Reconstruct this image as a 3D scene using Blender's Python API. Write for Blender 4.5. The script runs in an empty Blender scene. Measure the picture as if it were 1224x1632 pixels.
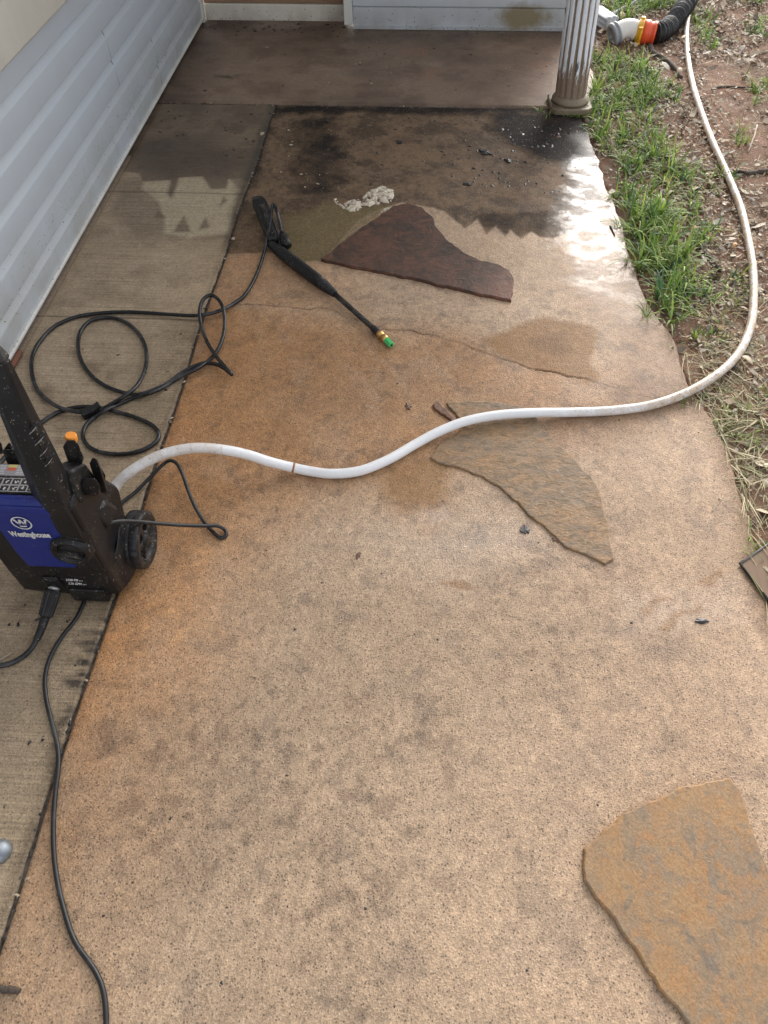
import bpy, bmesh, math, random
import numpy as np
from mathutils import Vector, Matrix
from mathutils.noise import noise as mnoise, fractal as mfractal
random.seed(7); RNG = np.random.default_rng(11)
S = bpy.context.scene
COL = S.collection

# ---------------------------------------------------------------- camera
FPX, U0, V0, HC = 1150.0, 612.0, 816.0, 1.45
_y = np.array([95., 1460., -FPX]); _y /= np.linalg.norm(_y)
_uv = 10.0; _vv = (FPX*FPX + 95*_uv)/1460
_z = -np.array([_uv, -_vv, -FPX]); _z /= np.linalg.norm(_z)
_x = np.cross(_y, _z)
RW = np.array([_x, _y, _z]); CP = np.array([0, 0, HC])
cam_d = bpy.data.cameras.new('camera'); cam = bpy.data.objects.new('camera', cam_d); COL.objects.link(cam)
M = Matrix.Identity(4)
for i in range(3):
    for j in range(3): M[i][j] = RW[i][j]
M[2][3] = HC
cam.matrix_world = M
cam_d.sensor_fit = 'VERTICAL'; cam_d.sensor_height = 36; cam_d.lens = 36*FPX/1632
cam_d.clip_start = 0.02; cam_d.clip_end = 500
S.camera = cam

# ---------------------------------------------------------------- sky, sun, exposure
SUN_EL, SUN_AZ = math.radians(28), math.radians(15)      # azimuth from +Y towards +X
w = bpy.data.worlds.new('World'); S.world = w; w.use_nodes = True
nt = w.node_tree; bg = nt.nodes['Background']
sky = nt.nodes.new('ShaderNodeTexSky'); sky.sky_type = 'NISHITA'; sky.sun_disc = False
sky.sun_elevation = SUN_EL; sky.sun_rotation = SUN_AZ
sky.air_density = 1.0; sky.dust_density = 3.0; sky.ozone_density = 1.0
hs = nt.nodes.new('ShaderNodeHueSaturation'); hs.inputs['Saturation'].default_value = 0.3
nt.links.new(sky.outputs[0], hs.inputs['Color']); nt.links.new(hs.outputs[0], bg.inputs['Color'])
bg.inputs['Strength'].default_value = 0.15
sd = bpy.data.lights.new('sun', 'SUN'); sd.energy = 0.27; sd.angle = math.radians(26); sd.color = (1.0, 0.95, 0.88)
sun = bpy.data.objects.new('sun', sd); COL.objects.link(sun)
sdir = Vector((math.sin(SUN_AZ)*math.cos(SUN_EL), math.cos(SUN_AZ)*math.cos(SUN_EL), math.sin(SUN_EL)))
sun.rotation_euler = sdir.to_track_quat('Z', 'Y').to_euler(); sun.location = sdir*20
S.view_settings.view_transform = 'Standard'; S.view_settings.look = 'None'
S.view_settings.gamma = 1; S.view_settings.use_curve_mapping = False
S.view_settings.exposure = 1.40
S.render.engine = 'CYCLES'
S.cycles.max_bounces = 6; S.cycles.use_denoising = True

# ---------------------------------------------------------------- geometry of the place from measured sight lines
def _ray(px, py): return RW @ np.array([px-U0, V0-py, -FPX])
def G(px, py, z=0.0):
    d = _ray(px, py); return CP + d*(z-HC)/d[2]
def onY(px, py, y):
    d = _ray(px, py); return CP + d*y/d[1]
def onX(px, py, x):
    d = _ray(px, py); return CP + d*x/d[0]
def GS(pts, z=0.0): return [tuple(G(p[0], p[1], p[2] if len(p) > 2 else z)) for p in pts]

# ---------------------------------------------------------------- object helpers
def tag(o, label=None, cat=None, group=None, kind=None):
    if label: o['label'] = label
    if cat: o['category'] = cat
    if group: o['group'] = group
    if kind: o['kind'] = kind
    return o
def thing(name, loc, label, cat, group=None):
    o = bpy.data.objects.new(name, None); COL.objects.link(o); o.location = loc
    o.empty_display_size = 0.05
    return tag(o, label, cat, group)
def root_loc(p):
    v = Vector((0, 0, 0))
    while p is not None: v += p.location; p = p.parent
    return v
def mk(name, verts, faces, mat, parent=None, smooth=True, bevel=0.0, seg=3, cols=None, mats=None, midx=None):
    off = root_loc(parent) if parent else Vector((0, 0, 0))
    me = bpy.data.meshes.new(name)
    me.from_pydata([(v[0]-off.x, v[1]-off.y, v[2]-off.z) for v in verts], [], [tuple(f) for f in faces])
    me.update()
    o = bpy.data.objects.new(name, me); COL.objects.link(o)
    if parent: o.parent = parent
    me.materials.append(mat)
    for m_ in (mats or []): me.materials.append(m_)
    if midx is not None: me.polygons.foreach_set('material_index', midx)
    if cols is not None:
        a = me.color_attributes.new('Col', 'FLOAT_COLOR', 'POINT')
        a.data.foreach_set('color', np.asarray(cols, dtype=np.float32).ravel())
    if smooth: me.polygons.foreach_set('use_smooth', [True]*len(me.polygons))
    if bevel > 0:
        b = o.modifiers.new('bevel', 'BEVEL'); b.width = bevel; b.segments = seg; b.limit_method = 'ANGLE'
        b.angle_limit = math.radians(25); b.harden_normals = True
    return o
def from_bm(name, bm, mat, parent=None, **k):
    bmesh.ops.recalc_face_normals(bm, faces=bm.faces)
    vs = [tuple(v.co) for v in bm.verts]; bm.verts.index_update()
    fs = [[v.index for v in f.verts] for f in bm.faces]; bm.free()
    return mk(name, vs, fs, mat, parent, **k)
def hull(name, pts, mat, parent=None, bevel=0.006, **k):
    bm = bmesh.new(); vs = [bm.verts.new(p) for p in pts]
    r = bmesh.ops.convex_hull(bm, input=vs)
    bmesh.ops.delete(bm, geom=list({g for g in r['geom_interior'] + r['geom_unused'] if isinstance(g, bmesh.types.BMVert)}), context='VERTS')
    bmesh.ops.dissolve_limit(bm, angle_limit=math.radians(2), verts=bm.verts, edges=bm.edges)
    return from_bm(name, bm, mat, parent, bevel=bevel, **k)
def boxpts(x0, x1, y0, y1, z0, z1): return [(x, y, z) for x in (x0, x1) for y in (y0, y1) for z in (z0, z1)]
def box(name, x0, x1, y0, y1, z0, z1, mat, parent=None, bevel=0.003, **k):
    return hull(name, boxpts(x0, x1, y0, y1, z0, z1), mat, parent, bevel, **k)
def spline(pts, n=8):
    P = [np.array(p, float) for p in pts]; P = [2*P[0]-P[1]] + P + [2*P[-1]-P[-2]]; out = []
    for i in range(1, len(P)-2):
        p0, p1, p2, p3 = P[i-1:i+3]
        for k in range(n):
            t = k/n
            out.append(0.5*((2*p1)+(-p0+p2)*t+(2*p0-5*p1+4*p2-p3)*t*t+(-p0+3*p1-3*p2+p3)*t**3))
    out.append(P[-2]); return out
def smooth_path(pts, it=2):
    P = np.array(pts)
    for _ in range(it):
        Q = P.copy(); Q[1:-1] = 0.25*P[:-2]+0.5*P[1:-1]+0.25*P[2:]; P = Q
    return [p for p in P]
def tube_data(path, rad, sides=12, cap=True):
    P = [Vector(p) for p in path]; n = len(P); vs = []; fs = []
    r = rad if callable(rad) else (lambda i, t: rad)
    t0 = (P[1]-P[0]).normalized(); up = Vector((0, 0, 1)) if abs(t0.z) < .9 else Vector((1, 0, 0))
    a = t0.cross(up).normalized(); b = a.cross(t0).normalized(); acc = 0
    for i in range(n):
        t = (P[min(i+1, n-1)]-P[max(i-1, 0)]).normalized()
        a = (a - t*a.dot(t)).normalized(); b = t.cross(a).normalized()
        if i: acc += (P[i]-P[i-1]).length
        rr = r(i, acc)
        for k in range(sides):
            an = 2*math.pi*k/sides
            vs.append(tuple(P[i] + a*math.cos(an)*rr + b*math.sin(an)*rr))
    for i in range(n-1):
        for k in range(sides):
            k2 = (k+1) % sides
            fs.append((i*sides+k, i*sides+k2, (i+1)*sides+k2, (i+1)*sides+k))
    if cap: fs.append(tuple(range(sides-1, -1, -1))); fs.append(tuple((n-1)*sides+k for k in range(sides)))
    return vs, fs
def tube(name, path, rad, mat, parent=None, sides=12, **k):
    vs, fs = tube_data(path, rad, sides); return mk(name, vs, fs, mat, parent, **k)
def rod(name, p, q, r0, r1, mat, parent=None, sides=20, rings=None, bevel=0.0, **k):
    p = Vector(p); q = Vector(q)
    prof = rings or [(0, r0), (1, r1)]
    path = [p.lerp(q, t) for t, _ in prof]
    # guard against equal stations
    for i in range(1, len(path)):
        if (path[i]-path[i-1]).length < 1e-6: path[i] = path[i-1] + (q-p).normalized()*1e-5
    vs, fs = tube_data(path, lambda i, a: prof[i][1], sides)
    # keep every ring square to the axis
    return mk(name, vs, fs, mat, parent, bevel=bevel, **k)
class Soup:                      # collects many small loose faces of one stuff
    def __init__(s): s.v = []; s.f = []; s.c = []
    def add(s, vs, fs, c):
        o = len(s.v); s.v += vs; s.f += [tuple(i+o for i in f) for f in fs]; s.c += [(c[0], c[1], c[2], 1)]*len(vs)

# ---------------------------------------------------------------- material helpers
def new_mat(name):
    m = bpy.data.materials.new(name); m.use_nodes = True; return m, m.node_tree, m.node_tree.nodes['Principled BSDF']
def nd(t, typ, **k):
    n = t.nodes.new(typ)
    for a, v in k.items(): setattr(n, a, v)
    return n
def mixc(t, fac, a, b, mode='MIX'):
    n = t.nodes.new('ShaderNodeMix'); n.data_type = 'RGBA'; n.blend_type = mode
    for idx, v in ((0, fac), (6, a), (7, b)):
        if isinstance(v, (int, float)): n.inputs[idx].default_value = v if idx == 0 else (v, v, v, 1)
        elif isinstance(v, tuple): n.inputs[idx].default_value = (*v[:3], 1)
        else: t.links.new(v, n.inputs[idx])
    return n.outputs[2]
def mth(t, op, a, b=0.0, clamp=False):
    n = t.nodes.new('ShaderNodeMath'); n.operation = op; n.use_clamp = clamp
    for i, v in ((0, a), (1, b)):
        if isinstance(v, (int, float)): n.inputs[i].default_value = v
        else: t.links.new(v, n.inputs[i])
    return n.outputs[0]
def ramp(t, fac, stops):
    n = t.nodes.new('ShaderNodeValToRGB'); t.links.new(fac, n.inputs[0])
    els = n.color_ramp.elements
    while len(els) < len(stops): els.new(0.5)
    for e, (p, c) in zip(els, stops):
        e.position = p; e.color = (c, c, c, 1) if isinstance(c, (int, float)) else (*c, 1)
    return n.outputs[0]
def nz(t, vec, scale, detail=4, rough=0.55, dist=0.0):
    n = t.nodes.new('ShaderNodeTexNoise'); n.inputs['Scale'].default_value = scale; n.inputs['Detail'].default_value = detail
    n.inputs['Roughness'].default_value = rough; n.inputs['Distortion'].default_value = dist
    t.links.new(vec, n.inputs['Vector']); return n.outputs[0]
def vor(t, vec, scale, feat='F1'):
    n = t.nodes.new('ShaderNodeTexVoronoi'); n.inputs['Scale'].default_value = scale; n.feature = feat
    t.links.new(vec, n.inputs['Vector']); return n
def bump(t, b, h, strength, dist=0.002, chain=None):
    n = t.nodes.new('ShaderNodeBump'); n.inputs['Strength'].default_value = strength if isinstance(strength, (int, float)) else 1
    if not isinstance(strength, (int, float)): t.links.new(strength, n.inputs['Strength'])
    n.inputs['Distance'].default_value = dist; t.links.new(h, n.inputs['Height'])
    if chain: t.links.new(chain, n.inputs['Normal'])
    if b is not None: t.links.new(n.outputs[0], b.inputs['Normal'])
    return n.outputs[0]
def pos(t, sx=1, sy=1, sz=1):
    g = nd(t, 'ShaderNodeNewGeometry'); m = nd(t, 'ShaderNodeMapping'); m.inputs['Scale'].default_value = (sx, sy, sz)
    t.links.new(g.outputs['Position'], m.inputs['Vector']); return m.outputs[0]

# plastics / paints with dust, specks and wear
def plastic(name, col, rough=0.45, speck=0.0, dust=0.12, scale=260, dustcol=(0.30, 0.26, 0.22), bumps=0.15):
    m, t, b = new_mat(name); p = pos(t)
    n1 = nz(t, p, 28, 5); n2 = nz(t, p, 420, 3)
    c = mixc(t, mth(t, 'MULTIPLY', ramp(t, n1, [(0.45, 0), (0.75, 1)]), dust), col, dustcol)
    b.inputs['Specular IOR Level'].default_value = 0.35 if max(col) < .03 else .5
    c = mixc(t, mth(t, 'MULTIPLY', n2, 0.12), c, tuple(min(1, x*2.2+0.01) for x in col))
    if speck > 0:
        v = vor(t, p, scale); d = mth(t, 'LESS_THAN', v.outputs['Distance'], 0.28)
        sel = nd(t, 'ShaderNodeSeparateColor'); t.links.new(v.outputs['Color'], sel.inputs[0])
        pick = mth(t, 'GREATER_THAN', sel.outputs[0], 1-speck)
        pick = mth(t, 'MULTIPLY', pick, ramp(t, nz(t, p, 14, 3), [(0.42, 0.1), (0.55, 1)]))
        c = mixc(t, mth(t, 'MULTIPLY', mth(t, 'MULTIPLY', d, pick), 0.75), c, (0.42, 0.36, 0.28))
    t.links.new(c, b.inputs['Base Color'])
    r = mth(t, 'ADD', mth(t, 'MULTIPLY', n1, 0.3), rough-0.15); t.links.new(r, b.inputs['Roughness'])
    bump(t, b, n2, bumps, 0.0006); return m
M_BLACK = plastic('black_plastic', (0.0075, 0.0075, 0.0085), 0.42, 0.16, 0.035)
M_BLACKD = plastic('black_plastic_dusty', (0.010, 0.0095, 0.010), 0.5, 0.35, 0.22)
M_RUBBER = plastic('black_rubber', (0.010, 0.010, 0.011), 0.45, 0.10, 0.08, bumps=0.3)
M_BLUE = plastic('blue_plastic', (0.006, 0.018, 0.165), 0.34, 0.02, 0.03)
M_ORANGE = plastic('orange_plastic', (0.85, 0.27, 0.02), 0.4, 0.0, 0.1)
M_RED = plastic('red_plastic', (0.80, 0.085, 0.02), 0.4, 0.05, 0.15)
M_YELLOW = plastic('yellow_plastic', (0.85, 0.42, 0.02), 0.4, 0.05, 0.12)
M_GREEN = plastic('green_plastic', (0.05, 0.42, 0.12), 0.4, 0.0, 0.1)
M_WHITEP = plastic('white_plastic', (0.80, 0.75, 0.68), 0.4, 0.03, 0.25)
M_GREYP = plastic('grey_plastic', (0.30, 0.31, 0.32), 0.5, 0.03, 0.3)
M_INK = plastic('white_print', (0.62, 0.62, 0.62), 0.5, 0.0, 0.15)
M_INKG = plastic('grey_print', (0.26, 0.25, 0.26), 0.5, 0.0, 0.1)
M_INKY = plastic('yellow_print', (0.50, 0.42, 0.14), 0.5, 0.0, 0.1)
M_INKR = plastic('red_print', (0.52, 0.10, 0.05), 0.5, 0.0, 0.1)
def metal(name, col, rough):
    m, t, b = new_mat(name); p = pos(t); n = nz(t, p, 180, 4)
    c = mixc(t, ramp(t, nz(t, p, 60, 4), [(0.4, 0), (0.7, 1)]), col, tuple(x*0.55 for x in col))
    t.links.new(c, b.inputs['Base Color']); b.inputs['Metallic'].default_value = 0.85
    t.links.new(mth(t, 'ADD', mth(t, 'MULTIPLY', n, 0.3), rough-0.1), b.inputs['Roughness']); bump(t, b, n, 0.2, 0.0005); return m
M_BRASS = metal('brass', (0.80, 0.48, 0.18), 0.3)
M_STEEL = metal('steel', (0.62, 0.62, 0.62), 0.35)
M_GALV = metal('galvanised', (0.34, 0.37, 0.40), 0.5)
def blackhose(name, rough=0.28):
    m, t, b = new_mat(name); p = pos(t); n1 = nz(t, p, 16, 4); n2 = nz(t, p, 300, 3)
    f = ramp(t, n1, [(0.50, 0), (0.72, 1)])
    c = mixc(t, mth(t, 'MULTIPLY', mth(t, 'MULTIPLY', f, n2), 0.55), (0.009, 0.009, 0.010), (0.22, 0.21, 0.20))
    t.links.new(c, b.inputs['Base Color']); t.links.new(mth(t, 'ADD', mth(t, 'MULTIPLY', f, 0.25), rough), b.inputs['Roughness'])
    bump(t, b, n2, 0.25, 0.0005); return m
M_HOSE = blackhose('wet_black_hose', 0.27); M_CORD = blackhose('black_cord', 0.4)
# white hose: clean on the concrete, muddy on the soil
m, t, b = new_mat('white_hose'); p = pos(t); g = nd(t, 'ShaderNodeSeparateXYZ'); t.links.new(p, g.inputs[0])
n1 = nz(t, p, 30, 5, 0.65); n2 = nz(t, p, 160, 4, 0.7)
amt = ramp(t, g.outputs[0], [(0.35, 0.0), (0.75, 1.0)])
near = mth(t, 'MULTIPLY', mth(t, 'LESS_THAN', g.outputs[0], -0.48), 0.45)
amt = mth(t, 'ADD', mth(t, 'ADD', amt, near), 0.10)
spk = ramp(t, n2, [(0.55, 0), (0.66, 1)])
c = mixc(t, mth(t, 'MULTIPLY', mth(t, 'MULTIPLY', ramp(t, n1, [(0.32, 0.25), (0.55, 1)]), amt), 0.85, True), (0.80, 0.80, 0.80), (0.47, 0.35, 0.24))
c = mixc(t, mth(t, 'MULTIPLY', mth(t, 'MULTIPLY', spk, amt), 0.8, True), c, (0.16, 0.10, 0.06))
t.links.new(c, b.inputs['Base Color']); b.inputs['Roughness'].default_value = 0.38
bump(t, b, n1, 0.15, 0.001); M_WHOSE = m

# concrete: colour, wetness and grit are carried by the slab itself (stains), grain by the shader
def concrete(name, broom):
    m, t, b = new_mat(name); p = pos(t)
    a = nd(t, 'ShaderNodeAttribute'); a.attribute_name = 'Col'; s = nd(t, 'ShaderNodeAttribute'); s.attribute_name = 'Sur'
    ss = nd(t, 'ShaderNodeSeparateColor'); t.links.new(s.outputs['Color'], ss.inputs[0])
    wet, grit, pud = ss.outputs[0], ss.outputs[1], ss.outputs[2]
    v1 = vor(t, p, 300); v2 = vor(t, p, 560); v3 = vor(t, p, 120)
    s1 = nd(t, 'ShaderNodeSeparateColor'); t.links.new(v1.outputs['Color'], s1.inputs[0])
    s2 = nd(t, 'ShaderNodeSeparateColor'); t.links.new(v2.outputs['Color'], s2.inputs[0])
    s3 = nd(t, 'ShaderNodeSeparateColor'); t.links.new(v3.outputs['Color'], s3.inputs[0])
    gr = mth(t, 'ADD', mth(t, 'MULTIPLY', s1.outputs[0], 0.5), mth(t, 'MULTIPLY', s2.outputs[1], 0.5))
    fac = mth(t, 'ADD', 0.60, mth(t, 'MULTIPLY', gr, 0.80))              # grain multiplier about 0.48 .. 1.52
    fac = mth(t, 'ADD', 1.0, mth(t, 'MULTIPLY', mth(t, 'SUBTRACT', fac, 1.0), grit))
    cm = nd(t, 'ShaderNodeCombineColor')
    for i in range(3): t.links.new(fac, cm.inputs[i])
    c = mixc(t, 1.0, a.outputs['Color'], cm.outputs[0], 'MULTIPLY')
    # pale and dark single grains
    hi = mth(t, 'MULTIPLY', mth(t, 'GREATER_THAN', s1.outputs[1], 0.965), mth(t, 'LESS_THAN', v1.outputs['Distance'], 0.42))
    lo = mth(t, 'MULTIPLY', mth(t, 'GREATER_THAN', s1.outputs[2], 0.94), mth(t, 'LESS_THAN', v1.outputs['Distance'], 0.5))
    c = mixc(t, mth(t, 'MULTIPLY', mth(t, 'MULTIPLY', hi, grit), 0.75), c, mixc(t, 0.35, a.outputs['Color'], (0.85, 0.74, 0.60)))
    c = mixc(t, mth(t, 'MULTIPLY', mth(t, 'MULTIPLY', lo, grit), 0.65), c, (0.05, 0.035, 0.03))
    big = mth(t, 'MULTIPLY', mth(t, 'GREATER_THAN', s3.outputs[0], 0.972), mth(t, 'LESS_THAN', v3.outputs['Distance'], 0.22))
    c = mixc(t, mth(t, 'MULTIPLY', big, 0.7), c, (0.05, 0.035, 0.03))
    mid = nz(t, p, 55, 5, 0.7)
    c = mixc(t, 0.55, c, mixc(t, 1.0, c, ramp(t, mid, [(0.3, 0.72), (0.7, 1.22)]), 'MULTIPLY'))
    h = mth(t, 'ADD', mth(t, 'MULTIPLY', v1.outputs['Distance'], 0.6), mth(t, 'MULTIPLY', nz(t, p, 420, 3), 0.6))
    if broom:
        br = nz(t, pos(t, 2.5, 190, 1), 1.0, 4, 0.65)
        c = mixc(t, 0.75, c, mixc(t, 1.0, c, ramp(t, br, [(0.3, 0.62), (0.7, 1.3)]), 'MULTIPLY'))
        h = mth(t, 'ADD', h, mth(t, 'MULTIPLY', br, 0.9))
    t.links.new(c, b.inputs['Base Color'])
    t.links.new(mth(t, 'ADD', 0.16, mth(t, 'MULTIPLY', wet, 0.7)), b.inputs['Specular IOR Level'])
    ro = mth(t, 'SUBTRACT', 0.78, mth(t, 'MULTIPLY', wet, 0.46)); ro = mth(t, 'SUBTRACT', ro, mth(t, 'MULTIPLY', pud, 0.12), True)
    t.links.new(ro, b.inputs['Roughness'])
    bs = mth(t, 'SUBTRACT', 0.85, mth(t, 'MULTIPLY', pud, 0.50), True)
    bn = bump(t, None, h, mth(t, 'MULTIPLY', bs, grit), 0.0016)
    bump(t, b, nz(t, p, 38, 4, 0.6), 0.35, 0.003, chain=bn)
    t.links.new(mth(t, 'MULTIPLY', pud, 0.38, True), b.inputs['Coat Weight']); b.inputs['Coat Roughness'].default_value = 0.17; b.inputs['Coat IOR'].default_value = 1.45
    return m
M_CONC = concrete('concrete_sandy', False); M_CONCB = concrete('concrete_broomed', True)

# ---------------------------------------------------------------- numpy noise and stain masks, in metres on the slabs
_perm = RNG.random((256, 256))
def vnoise(x, y, sc, seed=0):
    x = x*sc + seed*17.3; y = y*sc + seed*9.7; xi = np.floor(x).astype(int); yi = np.floor(y).astype(int)
    fx = x-xi; fy = y-yi; fx = fx*fx*(3-2*fx); fy = fy*fy*(3-2*fy); q = lambda a, b_: _perm[a % 256, b_ % 256]
    return (q(xi, yi)*(1-fx)+q(xi+1, yi)*fx)*(1-fy)+(q(xi, yi+1)*(1-fx)+q(xi+1, yi+1)*fx)*fy
def fbm(x, y, sc, o=4, seed=0, r=0.55):
    s = 0; a = 1; n = 0
    for i in range(o): s = s+a*vnoise(x, y, sc*2**i, seed+i*3); n += a; a *= r
    return s/n
def sdf(x, y, poly):
    d = np.full(x.shape, 1e9); ins = np.zeros(x.shape, bool); n = len(poly)
    for i in range(n):
        ax, ay = poly[i][:2]; bx, by = poly[(i+1) % n][:2]; ex, ey = bx-ax, by-ay
        tt = np.clip(((x-ax)*ex+(y-ay)*ey)/(ex*ex+ey*ey+1e-12), 0, 1)
        d = np.minimum(d, (x-ax-tt*ex)**2+(y-ay-tt*ey)**2)
        c = ((ay > y) != (by > y)) & (x < (bx-ax)*(y-ay)/((by-ay) if abs(by-ay) > 1e-12 else 1e-12)+ax)
        ins ^= c
    d = np.sqrt(d); return np.where(ins, -d, d)
def region(x, y, px, soft, warp=0.0, wsc=12, seed=0):
    P = GS(px)
    if warp > 0:
        x = x + warp*(fbm(x, y, wsc, 4, seed)-0.5)*2; y = y + warp*(fbm(x, y, wsc, 4, seed+5)-0.5)*2
    return np.clip(0.5 - sdf(x, y, P)/(2*soft), 0, 1)
def pline(x, y, P):
    d = np.full(x.shape, 1e9)
    for i in range(len(P)-1):
        ax, ay = P[i][:2]; bx, by = P[i+1][:2]; ex, ey = bx-ax, by-ay
        tt = np.clip(((x-ax)*ex+(y-ay)*ey)/(ex*ex+ey*ey+1e-12), 0, 1)
        d = np.minimum(d, (x-ax-tt*ex)**2+(y-ay-tt*ey)**2)
    return np.sqrt(d)
def lerpc(C, k, col): return C*(1-k[..., None]) + np.array(col)*k[..., None]
def mulc(C, k, f): return C*(1-k[..., None]*(1-np.array(f)))

JX = -0.693                      # joint between the broomed strip and the sandy path
WX = -1.250                      # house wall
YB = 3.512                       # cross joint to the porch slab
EDGE = GS([(926,180),(938,215),(955,262),(974,310),(990,350),(1002,395),(1016,440),(1040,490),(1070,530),(1085,575),(1098,612),(1112,642),(1137,667),(1160,720),(1180,780),(1196,830),(1203,875),(1215,925),(1226,975)])
EDGE = [(p[0], p[1]) for p in EDGE] + [(0.86, 0.6), (0.88, 0.1), (0.89, -0.8)]
ey_ = np.array([p[1] for p in EDGE])[::-1]; ex_ = np.array([p[0] for p in EDGE])[::-1]
def edge_x(y): return np.interp(y, ey_, ex_)
CRACK = GS([(380,484),(419,486),(451,488),(494,493),(510,490),(523,492),(536,497),(549,505),(572,510),(594,520),(615,525),(654,527),(676,533),(694,535),(715,543),(733,546),(752,556),(772,562),(796,572),(820,578),(847,588),(877,592),(905,600),(934,604),(958,613),(980,618),(1010,628),(1038,634),(1075,640)])

def paint_main(x, y):
    sh = x.shape; f1 = fbm(x, y, 3.0, 5, 1); f2 = fbm(x, y, 14, 5, 2); f3 = fbm(x, y, 45, 4, 3)
    C = np.ones(sh+(3,))*np.array((0.408, 0.286, 0.184))
    # orange iron tint, strongest along the joint and in the middle
    o = np.clip(0.90 - (x-JX)/0.50 - (1-y)*0.25, 0, 1)*np.clip(1.2-np.abs(y-1.15)/1.5, 0, 1)
    o = np.clip(o*1.15*(0.25+0.7*f1+0.65*f2+0.35*(f3-.5)), 0, 1)
    C = lerpc(C, np.clip(o*0.95, 0, 1), (0.43, 0.205, 0.075))
    o2 = region(x, y, [(330,500),(480,500),(690,530),(860,560),(960,600),(940,700),(760,700),(700,790),(560,800),(420,830),(300,860),(250,800),(290,640)], 0.10, 0.12, 4, 31)
    C = lerpc(C, np.clip(o2*(0.30+0.5*f2+0.65*fbm(x, y, 7, 4, 36)), 0, 1)*0.92, (0.350, 0.178, 0.072))
    br = region(x, y, [(500,540),(700,560),(900,600),(1040,660),(900,660),(700,640),(540,700),(470,640)], 0.1, 0.08, 5, 33)
    C = lerpc(C, br*0.50, (0.27, 0.150, 0.072))
    # pinkish/greyish lower right
    C = lerpc(C, np.clip((x-0.05)/0.5, 0, 1)*0.35, (0.43, 0.275, 0.17))
    gm = np.clip((fbm(x, y, 7, 5, 12)-0.50)*5.0, 0, 1)*np.clip((f2-0.42)*4, 0, 1)
    C = mulc(C, gm*0.32, (0.62, 0.66, 0.72))
    C = mulc(C, np.clip((fbm(x, y, 22, 4, 41)-0.60)*7, 0, 1)*0.55, (0.62, 0.64, 0.70))
    C = mulc(C, np.clip((fbm(x, y, 1.6, 3, 61)-0.5)*4, 0, 1)*0.10, (0.72, 0.70, 0.70))
    C = C*(0.80+0.40*f1)[..., None]*(0.84+0.32*f3)[..., None]
    wet = 0.32+0.25*(f1-0.5); pud = np.zeros(sh); grit = np.ones(sh)
    ca_, sb_ = math.cos(0.5), math.sin(0.5); u_ = x*ca_+y*sb_; v_ = -x*sb_+y*ca_
    sm1 = fbm(u_*3, v_*11, 2, 5, 64); sm2 = fbm(u_*9, v_*3.2, 2.2, 5, 65)
    C = mulc(C, np.clip((sm1-0.52)*5, 0, 1)*0.15, (0.70, 0.68, 0.68)); C = lerpc(C, np.clip((sm2-0.55)*5, 0, 1)*0.18, (0.48, 0.34, 0.225))
    C = mulc(C, np.clip((fbm(x, y, 34, 4, 66)-0.58)*8, 0, 1)*np.clip((fbm(x, y, 2.5, 3, 67)-0.42)*5, 0, 1)*0.50, (0.50, 0.48, 0.50))
    C = C*(0.90+0.22*fbm(x, y, 85, 3, 68))[..., None]
    # unwashed dark film towards the porch with the washed zig-zag edge
    dark = region(x, y, [(300,160),(950,160),(960,330),(905,370),(884,379),(861,378),(846,369),(829,380),(814,366),(806,377),(790,360),(775,373),(761,348),(742,364),(729,354),(708,337),(690,331),(676,329),(640,322),(600,335),(570,350),(515,415),(470,417),(455,405),(430,402),(380,404),(340,406)], 0.006, 0.004, 30, 3)
    dk = dark*(0.84+0.3*(f1-0.5))
    C = lerpc(C, np.clip(dk*1.06, 0, 1), (0.150, 0.094, 0.052))
    C = mulc(C, dark*np.clip((f2-0.45)*6, 0, 1)*0.75, (0.42, 0.42, 0.44)); C = mulc(C, dark*np.clip((f3-0.5)*6, 0, 1)*0.55, (0.5, 0.5, 0.5)); C = lerpc(C, dark*np.clip((fbm(x, y, 28, 4, 63)-0.58)*7, 0, 1)*0.4, (0.25, 0.165, 0.10))
    C = lerpc(C, dark*np.clip((fbm(x, y, 5, 4, 8)-0.55)*5, 0, 1)*0.45, (0.22, 0.135, 0.075))
    blk = np.maximum.reduce([
        region(x, y, [(468,196),(545,190),(552,250),(560,285),(500,300),(455,285),(470,240)], 0.06, 0.09, 9, 21)*0.72,
        region(x, y, [(775,176),(940,176),(940,262),(880,262),(825,235),(785,205)], 0.04, 0.05, 9, 22),
        region(x, y, [(420,168),(440,168),(420,230),(405,300),(392,300),(403,220)], 0.03, 0.03, 14, 23)*0.85,
        region(x, y, [(740,340),(900,330),(880,380),(760,372)], 0.05, 0.05, 10, 24)*0.55,
        region(x, y, [(300,168),(1000,168),(1000,182),(300,180)], 0.03, 0.03, 14, 25)*0.9])
    C = lerpc(C, np.clip(blk*(0.55+0.9*f2)*1.25-0.12, 0, 1)*dark*0.95, (0.016, 0.013, 0.012))
    moss = region(x, y, [(455,345),(520,325),(585,330),(625,326),(520,412),(480,416),(450,400)], 0.02, 0.025, 14, 26)
    C = lerpc(C, np.clip(moss*(0.35+1.1*f3), 0, 1)*0.8, (0.165, 0.125, 0.052))
    gritty = np.clip(dark-blk, 0, 1)
    # amber wet patches on the sheen, with straight-ish washed edges
    am = region(x, y, [(870,505),(915,512),(948,522),(952,545),(940,580),(955,600),(930,612),(900,598),(850,588),(790,560),(770,540),(820,520)], 0.012, 0.016, 16, 27)
    C = lerpc(C, am*0.88, (0.235, 0.118, 0.038))
    am2 = region(x, y, [(880,530),(900,528),(905,560),(880,568),(840,545)], 0.01, 0.01, 16, 29); C = mulc(C, am2*0.5, (0.6, 0.55, 0.5))
    am = region(x, y, [(620,745),(690,728),(722,745),(712,790),(700,806),(668,808),(640,815),(610,790)], 0.02, 0.02, 14, 28)
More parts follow.
